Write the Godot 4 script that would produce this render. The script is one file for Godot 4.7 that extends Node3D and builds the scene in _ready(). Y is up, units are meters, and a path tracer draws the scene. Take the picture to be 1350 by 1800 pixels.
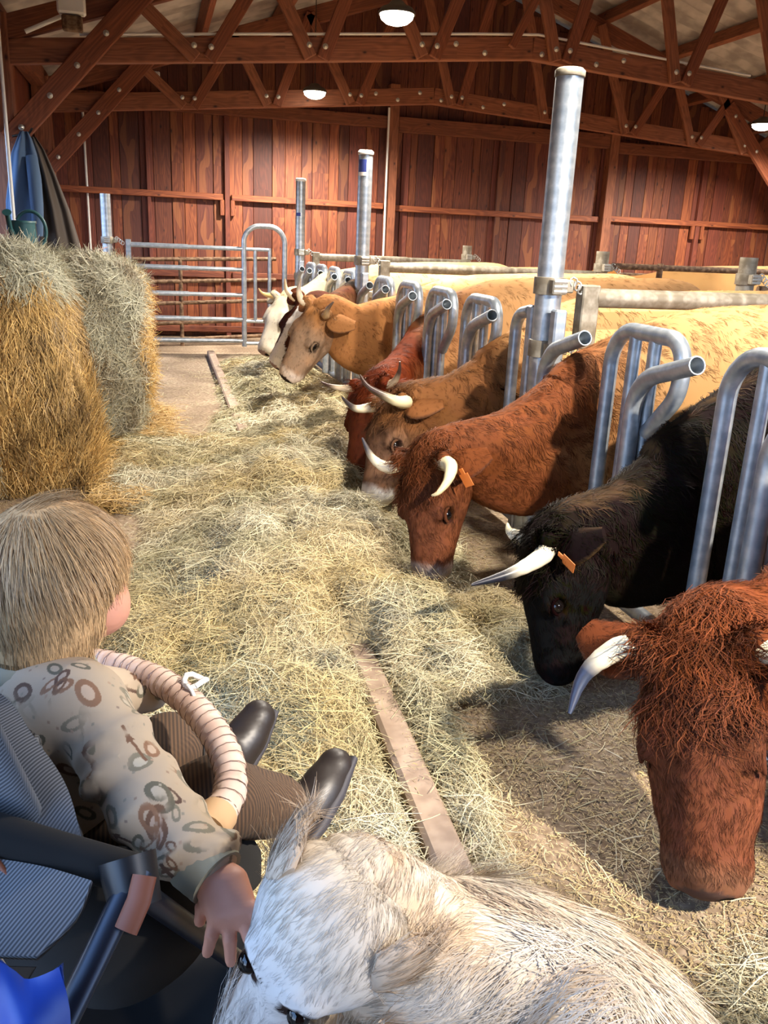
extends Node3D
# A cattle barn: feeding passage with hay, cows at a tubular feed barrier, a child in a pushchair and a pale dog.

# ---------------------------------------------------------------- mesh collector
class MB:
	var v := PackedVector3Array()
	var n := PackedVector3Array()
	var c := PackedColorArray()
	var ix := PackedInt32Array()
	var col := Color(1, 1, 1)
	func vert(p: Vector3, nn: Vector3) -> int:
		v.append(p); n.append(nn); c.append(col)
		return v.size() - 1
	func tri(a: int, b: int, d: int):
		ix.append(a); ix.append(d); ix.append(b)
	func face(pts: Array):
		var nn: Vector3 = (pts[1] - pts[0]).cross(pts[2] - pts[0]).normalized()
		var k := v.size()
		for p in pts: vert(p, nn)
		for i in range(1, pts.size() - 1): tri(k, k + i, k + i + 1)
	func box(t: Transform3D, s: Vector3, b := 0.004):
		var h := s * 0.5
		b = min(b, min(h.x, min(h.y, h.z)) * 0.6)
		var P := func(sx, sy, sz, ax): # corner point lying on the face of axis ax
			var q := Vector3(sx * (h.x - (0.0 if ax == 0 else b)), sy * (h.y - (0.0 if ax == 1 else b)), sz * (h.z - (0.0 if ax == 2 else b)))
			return t * q
		for sg in [1, -1]:
			for ax in 3:
				var q := []
				for k in [[-1, -1], [1, -1], [1, 1], [-1, 1]]:
					var w := [0, 0, 0]
					w[ax] = sg; w[(ax + 1) % 3] = k[0] * sg; w[(ax + 2) % 3] = k[1]
					q.append(P.call(w[0], w[1], w[2], ax))
				face(q)
		for ax in 3:
			var a1 := (ax + 1) % 3
			var a2 := (ax + 2) % 3
			for s1 in [1, -1]:
				for s2 in [1, -1]:
					var w := [0, 0, 0]; w[a1] = s1; w[a2] = s2
					var u := w.duplicate(); u[ax] = -1
					var x := w.duplicate(); x[ax] = 1
					var q := [P.call(u[0], u[1], u[2], a1), P.call(x[0], x[1], x[2], a1), P.call(x[0], x[1], x[2], a2), P.call(u[0], u[1], u[2], a2)]
					if s1 * s2 < 0: q.reverse()
					face(q)
		for sx in [1, -1]:
			for sy in [1, -1]:
				for sz in [1, -1]:
					var q := [P.call(sx, sy, sz, 0), P.call(sx, sy, sz, 1), P.call(sx, sy, sz, 2)]
					if sx * sy * sz < 0: q.reverse()
					face(q)
	# swept ring tube; rad: float or array
	func tube(p: Array, rad, seg := 10, cap0 := true, cap1 := true, flat := 1.0, side := Vector3.ZERO):
		var m := p.size()
		var up := side
		var t0: Vector3 = (p[1] - p[0]).normalized()
		if up == Vector3.ZERO: up = Vector3.UP if abs(t0.y) < 0.9 else Vector3.RIGHT
		var rings := []
		for i in m:
			var t: Vector3 = (p[min(i + 1, m - 1)] - p[max(i - 1, 0)]).normalized()
			var bx := up.cross(t).normalized()
			var by := t.cross(bx).normalized()
			up = by
			var r: float = rad[i] if rad is Array else rad
			var ring := []
			for k in seg:
				var a := TAU * k / seg
				var d := bx * cos(a) + by * sin(a) * flat
				var nn := (bx * cos(a) * flat + by * sin(a)).normalized()
				ring.append(vert(p[i] + d * r, nn))
			rings.append(ring)
		for i in m - 1:
			for k in seg:
				var k2 := (k + 1) % seg
				tri(rings[i][k], rings[i][k2], rings[i + 1][k2]); tri(rings[i][k], rings[i + 1][k2], rings[i + 1][k])
		for e in 2:
			if (e == 0 and not cap0) or (e == 1 and not cap1): continue
			var i := 0 if e == 0 else m - 1
			var t: Vector3 = (p[0] - p[1]).normalized() if e == 0 else (p[m - 1] - p[m - 2]).normalized()
			var cc := vert(p[i], t)
			var rr := []
			for k in seg: rr.append(vert(v[rings[i][k]], t))
			for k in seg:
				if e == 0: tri(cc, rr[(k + 1) % seg], rr[k])
				else: tri(cc, rr[k], rr[(k + 1) % seg])
	# hollow pipe end: inner wall
	func bore(p: Array, r: float, seg := 10):
		var k0 := v.size(); var i0 := ix.size()
		tube(p, r, seg, true, false)
		for i in range(k0, v.size()): n[i] = -n[i]
		for i in range(i0, ix.size(), 3):
			var x := ix[i + 1]; ix[i + 1] = ix[i + 2]; ix[i + 2] = x
	func lathe(t: Transform3D, prof: Array, seg := 20):
		var base := v.size()
		var m := prof.size()
		for i in m:
			var a: Vector2 = prof[max(i - 1, 0)]; var b: Vector2 = prof[min(i + 1, m - 1)]
			var d := (b - a).normalized()
			for k in seg:
				var g := TAU * k / seg
				vert(t * Vector3(prof[i].x * cos(g), prof[i].y, prof[i].x * sin(g)), (t.basis * Vector3(d.y * cos(g), -d.x, d.y * sin(g))).normalized())
		for i in m - 1:
			for k in seg:
				var k2 := (k + 1) % seg
				var a := base + i * seg
				tri(a + k, a + seg + k2, a + k2); tri(a + k, a + seg + k, a + seg + k2)
	func mesh() -> ArrayMesh:
		var A := []; A.resize(Mesh.ARRAY_MAX)
		A[Mesh.ARRAY_VERTEX] = v; A[Mesh.ARRAY_NORMAL] = n; A[Mesh.ARRAY_COLOR] = c; A[Mesh.ARRAY_INDEX] = ix
		var m := ArrayMesh.new(); m.add_surface_from_arrays(Mesh.PRIMITIVE_TRIANGLES, A)
		return m
	func smooth_normals(from := 0):
		for i in range(from, n.size()): n[i] = Vector3.ZERO
		for i in range(0, ix.size(), 3):
			var a := ix[i]; var b := ix[i + 1]; var d := ix[i + 2]
			if a < from: continue
			var f := (v[d] - v[a]).cross(v[b] - v[a])
			n[a] += f; n[b] += f; n[d] += f
		for i in range(from, n.size()): n[i] = n[i].normalized()

var rng := RandomNumberGenerator.new()
var used := {}
var M := {}

func numbered(s: String) -> String:
	if not used.has(s):
		used[s] = 0
		return s
	used[s] += 1
	return "%s_%03d" % [s, used[s]]
func tag(o, label := "", category := "", group := "", kind := ""):
	if label: o.set_meta("label", label)
	if category: o.set_meta("category", category)
	if group: o.set_meta("group", group)
	if kind: o.set_meta("kind", kind)
	return o
func thing(called: String, label: String, category: String, at := Vector3.ZERO, group := "", kind := "") -> Node3D:
	var o := Node3D.new(); o.name = numbered(called); add_child(o); o.position = at
	return tag(o, label, category, group, kind)
func put(called: String, mesh: Mesh, mat: Material, parent: Node = null, t := Transform3D.IDENTITY) -> MeshInstance3D:
	var o := MeshInstance3D.new(); o.mesh = mesh; o.material_override = mat; o.transform = t
	if parent == null:
		o.name = numbered(called); add_child(o)
	else:
		o.name = called; parent.add_child(o, true)
	return o
func xf(at: Vector3, deg := Vector3.ZERO) -> Transform3D:
	return Transform3D(Basis.from_euler(deg * PI / 180.0), at)
# frame whose Y axis runs from a to b; z as near as possible to hint
func along(a: Vector3, b: Vector3, hint := Vector3.BACK) -> Transform3D:
	var y := (b - a).normalized()
	if abs(y.dot(hint)) > 0.99: hint = Vector3.RIGHT
	var x := y.cross(hint).normalized()
	return Transform3D(Basis(x, y, x.cross(y)), (a + b) * 0.5)
# timber as a box whose long side is its own Y axis (so that grain follows it)
func timber(called, a: Vector3, b: Vector3, w: float, d: float, mat, parent = null, hint := Vector3.BACK, bev := 0.006):
	var m := MB.new(); m.box(Transform3D.IDENTITY, Vector3(w, a.distance_to(b), d), bev)
	return put(called, m.mesh(), mat, parent, along(a, b, hint))
func bend(pts: Array, r: float, seg := 6) -> Array: # round the corners of a polyline
	var out := [pts[0]]
	for i in range(1, pts.size() - 1):
		var a: Vector3 = (pts[i - 1] - pts[i]).normalized(); var b: Vector3 = (pts[i + 1] - pts[i]).normalized()
		var cosv := a.dot(b)
		var ang := acos(clamp(cosv, -1, 1))
		var cut: float = min(r / tan(ang / 2), min(pts[i].distance_to(pts[i - 1]), pts[i].distance_to(pts[i + 1])) * 0.48)
		var rr := cut * tan(ang / 2)
		var bis := (a + b).normalized()
		var cen: Vector3 = pts[i] + bis * (rr / sin(ang / 2))
		var s0: Vector3 = pts[i] + a * cut - cen
		var s1: Vector3 = pts[i] + b * cut - cen
		for k in seg + 1: out.append(cen + s0.slerp(s1, float(k) / seg))
	out.append(pts[-1])
	return out
func rnd(a: float, b: float) -> float: return rng.randf_range(a, b)
func srgb(r, g, b) -> Color: return Color(r / 255.0, g / 255.0, b / 255.0)
func lin(r, g, b) -> Color: return Color(r / 255.0, g / 255.0, b / 255.0).srgb_to_linear()

# ---------------------------------------------------------------- materials
func mat(called: String, col: Color, rough := 0.8, metal := 0.0) -> StandardMaterial3D:
	var m := StandardMaterial3D.new(); m.albedo_color = col; m.roughness = rough; m.metallic = metal; m.resource_name = called
	M[called] = m
	return m
func noise_img(w: int, h: int, freq: float, oct := 4, sd := 1, sx := 1.0, sy := 1.0, kind := FastNoiseLite.TYPE_SIMPLEX) -> PackedFloat32Array:
	var f := FastNoiseLite.new(); f.noise_type = kind; f.seed = sd; f.frequency = freq; f.fractal_octaves = oct
	var out := PackedFloat32Array(); out.resize(w * h)
	for y in h:
		for x in w: out[y * w + x] = f.get_noise_2d(x * sx, y * sy)
	return out
func tex(w: int, h: int, bytes: PackedByteArray) -> ImageTexture:
	return ImageTexture.create_from_image(Image.create_from_data(w, h, true and false, Image.FORMAT_RGB8, bytes))
# board grain runs along v; k picks the character of the board
func wood_tex(sd: int, dark: Color, light: Color, sap: float, knots: int) -> ImageTexture:
	var w := 96; var h := 384
	var fine := noise_img(w, h, 0.05, 3, sd, 3.4, 0.10)
	var warp := noise_img(w, h, 0.018, 2, sd + 7, 0.6, 0.22)
	var r := RandomNumberGenerator.new(); r.seed = sd
	var ks := []
	for i in knots: ks.append(Vector3(r.randf() * w, r.randf() * h, r.randf_range(2.0, 4.5)))
	var by := PackedByteArray(); by.resize(w * h * 3)
	for y in h:
		for x in w:
			var i := y * w + x
			var bendx := 0.0
			var kn := 0.0
			for k in ks:
				var dx: float = x - k.x; var dy: float = (y - k.y) * 0.35
				var q: float = dx * dx + dy * dy
				bendx += 9.0 * sign(dx) * exp(-q / (k.z * k.z * 6.0))
				kn += exp(-(dx * dx + dy * dy * 4.0) / (k.z * k.z * 0.7))
			var ring := sin((x + bendx + warp[i] * 34.0) * 0.42 + sd) * 0.5 + 0.5
			var t := 0.25 + 0.42 * ring + fine[i] * 0.6
			var cc := dark.lerp(light, clamp(t, 0.0, 1.0))
			if sap > 0.0:
				var edge: float = abs(x - w * 0.5) / (w * 0.5) + warp[i] * 1.1
				if edge > 1.0 - sap: cc = cc.lerp(Color(0.74, 0.48, 0.28), 0.5)
			cc = cc.lerp(Color(0.16, 0.07, 0.05), clamp(kn, 0.0, 0.85))
			by[i * 3] = int(clamp(cc.r, 0, 1) * 255); by[i * 3 + 1] = int(clamp(cc.g, 0, 1) * 255); by[i * 3 + 2] = int(clamp(cc.b, 0, 1) * 255)
	return tex(w, h, by)
func mottle_tex(w: int, h: int, freq: float, oct: int, sd: int, a: Color, b: Color, gain := 1.4, sx := 1.0, sy := 1.0) -> ImageTexture:
	var q0 := noise_img(w / 2, h / 2, freq, oct, sd, sx, sy)
	var q := PackedFloat32Array(); q.resize(w * h)
	for y in h: # mirrored so that repeats meet without a seam
		for x in w: q[y * w + x] = q0[min(y, h - 1 - y) * (w / 2) + min(x, w - 1 - x)]
	var by := PackedByteArray(); by.resize(w * h * 3)
	for i in w * h:
		var cc := a.lerp(b, clamp(0.5 + q[i] * gain, 0.0, 1.0))
		by[i * 3] = int(cc.r * 255); by[i * 3 + 1] = int(cc.g * 255); by[i * 3 + 2] = int(cc.b * 255)
	return tex(w, h, by)
func tri_map(m: StandardMaterial3D, t: Texture2D, scale: Vector3, world := false, off := Vector3.ZERO):
	m.albedo_texture = t; m.uv1_triplanar = true; m.uv1_world_triplanar = world; m.uv1_scale = scale; m.uv1_offset = off; m.uv1_triplanar_sharpness = 8.0

func make_materials():
	var wt := []
	wt.append(wood_tex(11, srgb(98, 46, 30), srgb(146, 80, 50), 0.0, 3))
	wt.append(wood_tex(23, srgb(92, 44, 32), srgb(132, 66, 46), 0.0, 1))
	wt.append(wood_tex(31, srgb(116, 56, 32), srgb(176, 102, 58), 0.0, 4))
	wt.append(wood_tex(47, srgb(98, 46, 34), srgb(130, 68, 46), 0.20, 1))
	wt.append(wood_tex(59, srgb(108, 50, 30), srgb(160, 88, 52), 0.16, 3))
	for k in 10:
		var m := mat("board_wood_%d" % k, Color(1, 1, 1) * [0.86, 0.76, 0.92, 0.72, 0.86, 0.8, 0.95, 0.76, 0.88, 0.82][k], 0.62)
		m.albedo_color.a = 1.0
		tri_map(m, wt[k % 5], Vector3(3.6, 0.55, 3.6), false, Vector3(k * 0.37, k * 0.73, k * 0.19))
		m.heightmap_enabled = false
	var beam := wood_tex(77, srgb(112, 64, 42), srgb(150, 92, 62), 0.0, 3)
	for k in 3:
		var m := mat("beam_wood_%d" % k, [srgb(255, 255, 255), srgb(226, 216, 210), srgb(240, 222, 208)][k], 0.7)
		tri_map(m, beam, Vector3(3.0, 0.6, 3.0), false, Vector3(k * 0.31, k * 0.5, k * 0.7))
	var galv := mottle_tex(192, 192, 0.02, 4, 5, srgb(166, 172, 178), srgb(204, 206, 206), 0.9)
	var g := mat("galvanised_steel", Color(0.92, 0.94, 0.96), 0.42, 0.62); tri_map(g, galv, Vector3(3, 3, 3))
	g.roughness = 0.4
	var g2 := mat("weathered_steel", Color(0.80, 0.78, 0.74), 0.6, 0.35); tri_map(g2, mottle_tex(192, 192, 0.02, 4, 9, srgb(150, 142, 128), srgb(202, 198, 188), 1.0), Vector3(2.4, 2.4, 2.4))
	var g3 := mat("rusty_steel", Color(0.85, 0.80, 0.75), 0.75, 0.15); tri_map(g3, mottle_tex(128, 128, 0.04, 4, 19, srgb(96, 72, 52), srgb(150, 128, 104), 1.3), Vector3(2.4, 2.4, 2.4))
	mat("zinc_bolt", srgb(196, 196, 190), 0.4, 0.7)
	var conc := mat("concrete_floor", Color(1, 1, 1), 0.9)
	tri_map(conc, mottle_tex(512, 512, 0.006, 6, 3, srgb(136, 117, 96), srgb(172, 153, 130), 0.9), Vector3(0.3, 0.3, 0.3), true)
	conc.detail_enabled = true; conc.detail_blend_mode = BaseMaterial3D.BLEND_MODE_MUL
	conc.detail_albedo = mottle_tex(512, 512, 0.16, 3, 8, srgb(196, 188, 176), srgb(255, 255, 255), 0.9)
	conc.detail_uv_layer = BaseMaterial3D.DETAIL_UV_1
	var kb := mat("kerb_concrete", Color(1, 1, 1), 0.9); tri_map(kb, mottle_tex(256, 256, 0.05, 5, 13, srgb(138, 118, 102), srgb(164, 144, 126), 0.9), Vector3(0.7, 0.7, 0.7), true)
	var rf := mat("roof_sheet_grey", Color(1, 1, 1), 0.85); tri_map(rf, mottle_tex(128, 128, 0.03, 4, 21, srgb(150, 144, 138), srgb(190, 184, 176), 1.0), Vector3(0.6, 0.6, 0.6), true)
	mat("white_paint", srgb(226, 226, 222), 0.5)
	mat("black_iron", srgb(24, 24, 25), 0.5)
	var so := mat("bare_soil", Color(1, 1, 1), 0.95); tri_map(so, mottle_tex(128, 128, 0.05, 4, 33, srgb(78, 58, 42), srgb(120, 94, 68), 1.2), Vector3(0.8, 0.8, 0.8), true)

# ---------------------------------------------------------------- the scene
func _ready():
	rng.seed = 20
	set_view()
	make_materials()
	build_shell()
	build_trusses()
	build_lamps()
	build_barrier()
	build_gates()
	build_corner()
	build_hay()
	build_cows()
	build_people()
	build_dog()

func set_view():
	var cam := Camera3D.new(); cam.name = "camera"
	cam.transform = Transform3D(Basis(Vector3(0.967241, 0.042684, 0.250244), Vector3(0.035980, 0.952761, -0.301581), Vector3(-0.251295, 0.300705, 0.920015)), Vector3(0, 1.45, 0))
	cam.fov = rad_to_deg(2.0 * atan(900.0 / 1500.0)); cam.near = 0.05; cam.far = 120.0
	add_child(cam); cam.current = true
	var env := Environment.new()
	env.tonemap_mode = Environment.TONE_MAPPER_LINEAR
	env.tonemap_exposure = 1.0
	env.background_mode = Environment.BG_SKY
	var sky := Sky.new(); var ps := ProceduralSkyMaterial.new()
	ps.sky_top_color = srgb(120, 160, 215); ps.sky_horizon_color = srgb(205, 220, 238); ps.ground_bottom_color = srgb(120, 115, 105); ps.ground_horizon_color = srgb(190, 195, 200)
	ps.sky_energy_multiplier = 2.6; ps.ground_energy_multiplier = 1.0; ps.sun_angle_max = 1.0
	sky.sky_material = ps; env.sky = sky
	env.ambient_light_source = Environment.AMBIENT_SOURCE_DISABLED
	env.sdfgi_enabled = true; env.ssao_enabled = true; env.ssil_enabled = true
	var we := WorldEnvironment.new(); we.environment = env; we.name = "environment"; add_child(we)

const ZW := -13.2      # inner face of the far gable wall
const XL := -1.35      # inner face of the left wall
const XR := 10.45
const ZF := 1.6        # inner face of the open front
const RIDGE := 4.4
func roof_y(x: float) -> float: return 5.2 - 0.335 * abs(x - RIDGE)

func setting(called: String) -> Node3D:
	var o := Node3D.new(); o.name = called; add_child(o); used[called] = 0
	o.set_meta("kind", "structure")
	return o
func slab(called, lo: Vector3, hi: Vector3, m, parent, bev := 0.005):
	var b := MB.new(); b.box(Transform3D.IDENTITY, hi - lo, bev)
	return put(called, b.mesh(), m, parent, Transform3D(Basis.IDENTITY, (lo + hi) * 0.5))

func build_shell():
	var fl := setting("floor")
	slab("concrete_slab", Vector3(XL - 0.25, -0.25, ZW - 0.2), Vector3(XR + 0.2, 0.0, 7.0), M.concrete_floor, fl)
	var sl := setting("ground_outside")
	slab("yard", Vector3(-30, -0.4, -34), Vector3(40, -0.26, 30), M.bare_soil, sl)
	# far gable wall: vertical boards on a dark lining, rails, posts and tie beam
	var wb := setting("wall_back")
	var lining := MB.new()
	lining.face([Vector3(XL - 0.1, -0.1, ZW - 0.06), Vector3(XR + 0.1, -0.1, ZW - 0.06), Vector3(XR + 0.1, roof_y(XR + 0.1), ZW - 0.06), Vector3(RIDGE, roof_y(RIDGE), ZW - 0.06), Vector3(XL - 0.1, roof_y(XL - 0.1), ZW - 0.06)])
	lining.face([Vector3(XL - 0.1, roof_y(XL - 0.1), ZW - 0.12), Vector3(RIDGE, roof_y(RIDGE), ZW - 0.12), Vector3(XR + 0.1, roof_y(XR + 0.1), ZW - 0.12), Vector3(XR + 0.1, -0.1, ZW - 0.12), Vector3(XL - 0.1, -0.1, ZW - 0.12)])
	put("lining", lining.mesh(), M.board_wood_3, wb)
	var x := XL + 0.02
	var last := -1
	while x < XR:
		var w: float = rnd(0.11, 0.27)
		var k := rng.randi_range(0, 9)
		if k == last: k = (k + 3) % 10
		last = k
		var proud: float = 0.018 if rng.randf() < 0.4 else rnd(0.0, 0.006)
		timber("board", Vector3(x + w / 2, rnd(0.02, 0.08), ZW - 0.02 + proud), Vector3(x + w / 2, 3.16, ZW - 0.02 + proud), w - 0.006, 0.026, M["board_wood_%d" % k], wb, Vector3.BACK, 0.003)
		x += w
	x = XL + 0.02
	while x < XR:
		var w: float = rnd(0.15, 0.26)
		var top: float = min(roof_y(x), roof_y(x + w)) - 0.02
		timber("board", Vector3(x + w / 2, 3.12, ZW - 0.03), Vector3(x + w / 2, top, ZW - 0.03), w - 0.006, 0.024, M["board_wood_%d" % [1, 3, 0, 7][rng.randi_range(0, 3)]], wb, Vector3.BACK, 0.003)
		x += w
	timber("tie_beam", Vector3(XL, 3.12, ZW + 0.10), Vector3(3.36, 3.12, ZW + 0.10), 0.16, 0.13, M.beam_wood_1, wb, Vector3.BACK)
	timber("tie_beam", Vector3(3.53, 3.10, ZW + 0.10), Vector3(6.94, 3.10, ZW + 0.10), 0.2, 0.13, M.beam_wood_1, wb, Vector3.BACK)
	timber("tie_beam", Vector3(7.1, 3.02, ZW + 0.10), Vector3(XR, 3.02, ZW + 0.10), 0.16, 0.13, M.beam_wood_1, wb, Vector3.BACK)
	for p in [[3.45, 3.62, 0.15], [7.02, 3.95, 0.15]]:
		timber("post", Vector3(p[0], 0.0, ZW + 0.10), Vector3(p[0], p[1], ZW + 0.10), p[2], 0.16, M.beam_wood_0, wb)
	for p in [[-1.27, 0.1], [1.06, 0.07], [5.2, 0.09], [8.75, 0.08], [-0.02, 0.05]]:
		timber("stud", Vector3(p[0], 0.0, ZW + 0.045), Vector3(p[0], 3.04, ZW + 0.045), p[1], 0.07, M["board_wood_%d" % (6 if p[1] < 0.085 else 3)], wb)
	for r in [[-1.22, 1.0, 1.97], [1.12, 3.36, 1.97], [3.54, 6.93, 1.95], [7.11, XR, 1.97], [-1.2, 1.0, 0.9], [1.12, 3.36, 0.9], [3.54, 6.93, 0.9], [7.11, XR, 0.9], [-1.2, 3.3, 0.12]]:
		timber("rail", Vector3(r[0], r[2], ZW + 0.055), Vector3(r[1], r[2], ZW + 0.055), 0.085, 0.075, M.board_wood_2 if r[2] > 1.5 else M.board_wood_0, wb)
	for bx in [0.985, 1.135, 8.66, 8.84]:
		timber("rail_block", Vector3(bx, 1.72, ZW + 0.06), Vector3(bx, 1.935, ZW + 0.06), 0.06, 0.06, M.board_wood_2, wb)
	timber("brace", Vector3(1.9, 0.15, ZW + 0.06), Vector3(3.2, 1.2, ZW + 0.06), 0.12, 0.05, M.board_wood_7, wb)
	# left wall: boards with a window opening towards the far end and an open side door beside the camera
	var wl := setting("wall_left")
	var z := ZW + 0.10
	while z < ZF - 0.02:
		var w: float = rnd(0.16, 0.26)
		var m = M["board_wood_%d" % rng.randi_range(0, 9)]
		var zc := z + w / 2
		var spans := [[-0.05, roof_y(XL) - 0.02]]
		if zc > -11.6 and zc < -8.2: spans = [[-0.05, 1.15], [2.3, roof_y(XL) - 0.02]]
		elif zc > -1.9 and zc < 1.3: spans = [[2.45, roof_y(XL) - 0.02]]
		for s in spans:
			timber("board", Vector3(XL - 0.02, s[0], zc), Vector3(XL - 0.02, s[1], zc), 0.035, w - 0.004, m, wl, Vector3.BACK, 0.003)
		z += w
	timber("rail", Vector3(XL + 0.03, 1.14, -11.7), Vector3(XL + 0.03, 1.14, -8.1), 0.09, 0.1, M.beam_wood_0, wl, Vector3.UP)
	timber("rail", Vector3(XL + 0.03, 2.3, -11.7), Vector3(XL + 0.03, 2.3, -8.1), 0.09, 0.12, M.beam_wood_0, wl, Vector3.UP)
	timber("rail", Vector3(XL + 0.03, 2.5, -2.0), Vector3(XL + 0.03, 2.5, 1.4), 0.1, 0.14, M.beam_wood_0, wl, Vector3.UP)
	for pz in [-12.0, -8.8, -5.6, -2.4, 1.45]:
		timber("post", Vector3(XL + 0.12, 0, pz), Vector3(XL + 0.12, roof_y(XL) - 0.1, pz), 0.2, 0.2, M.beam_wood_0, wl)
	timber("plate", Vector3(XL + 0.1, roof_y(XL) - 0.12, ZW), Vector3(XL + 0.1, roof_y(XL) - 0.12, ZF), 0.16, 0.2, M.beam_wood_1, wl, Vector3.UP)
	# window frame uprights seen behind the coats
	for wz in [-11.0, -10.4, -9.75, -9.2]:
		timber("window_bar", Vector3(XL + 0.0, 1.18, wz), Vector3(XL + 0.0, 2.26, wz), 0.05, 0.06, M.white_paint, wl)
	var wr := setting("wall_right")
	z = ZW
	while z < ZF:
		timber("board", Vector3(XR + 0.02, -0.05, z + 0.17), Vector3(XR + 0.02, roof_y(XR) - 0.02, z + 0.17), 0.035, 0.336, M["board_wood_%d" % rng.randi_range(0, 9)], wr, Vector3.BACK, 0.003)
		z += 0.34
	# front: boarded beside and above a wide doorway open to the sky
	var wf := setting("wall_front")
	x = XL
	while x < XR:
		var lo := 3.45 if (x > 1.5 and x < 7.5) else -0.05
		var top: float = min(roof_y(x), roof_y(x + 0.3)) - 0.02
		timber("board", Vector3(x + 0.15, lo, ZF + 0.02), Vector3(x + 0.15, top, ZF + 0.02), 0.296, 0.035, M["board_wood_%d" % rng.randi_range(0, 9)], wf, Vector3.BACK, 0.003)
		x += 0.3
	timber("lintel", Vector3(1.5 - 0.2, 3.5, ZF - 0.06), Vector3(7.5 + 0.2, 3.5, ZF - 0.06), 0.2, 0.12, M.beam_wood_0, wf)
	# roof sheets on purlins
	var rf := setting("ceiling")
	for s in [-1, 1]:
		var ex := XL - 0.4 if s < 0 else XR + 0.4
		var a := Vector3(ex, roof_y(ex), 0); var b := Vector3(RIDGE, roof_y(RIDGE), 0)
		var nrm := Vector3(0.335 * s, 1, 0).normalized()
		var sheet := MB.new()
		# corrugated underside
		var L := a.distance_to(b)
		var d := (b - a).normalized()
		var zz := ZW - 0.3
		var steps := 120
		var rows := []
		for i in steps + 1:
			var zq := lerpf(ZW - 0.3, ZF + 0.4, float(i) / steps)
			var off := nrm * (0.02 + 0.018 * (1 if i % 2 == 0 else -1))
			var o3 := Vector3(0, 0, zq)
			rows.append([sheet.vert(a + off + o3, -nrm), sheet.vert(b + off + o3, -nrm), sheet.vert(a + off + o3 + nrm * 0.02, nrm), sheet.vert(b + off + o3 + nrm * 0.02, nrm)])
		for i in steps:
			var p = rows[i]; var q = rows[i + 1]
			if s > 0:
				sheet.tri(p[0], q[1], p[1]); sheet.tri(p[0], q[0], q[1])
				sheet.tri(p[2], p[3], q[3]); sheet.tri(p[2], q[3], q[2])
			else:
				sheet.tri(p[0], p[1], q[1]); sheet.tri(p[0], q[1], q[0])
				sheet.tri(p[2], q[3], p[3]); sheet.tri(p[2], q[2], q[3])
		put("roof_sheet", sheet.mesh(), M.roof_sheet_grey, rf)
		var np := 6
		for i in np:
			var c := a.lerp(b, (i + 0.35) / np) - nrm * 0.09
			timber("purlin", Vector3(c.x, c.y, ZW + 0.02), Vector3(c.x, c.y, ZF), 0.16, 0.08, M["beam_wood_%d" % (i % 3)], rf, Vector3(d.x, d.y, 0))

func bolt(parent, at: Vector3, nrm: Vector3):
	return put("bolt", bolt_mesh(), M.zinc_bolt, parent, along(at, at + nrm, Vector3.RIGHT if abs(nrm.z) > 0.5 else Vector3.BACK).translated(-nrm * 0.5))
var _bolt: ArrayMesh
func bolt_mesh() -> ArrayMesh:
	if _bolt == null:
		var m := MB.new()
		m.lathe(Transform3D.IDENTITY, [Vector2(0.0001, 0.018), Vector2(0.010, 0.017), Vector2(0.012, 0.007), Vector2(0.025, 0.006), Vector2(0.026, 0.0)], 10)
		_bolt = m.mesh()
	return _bolt

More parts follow.
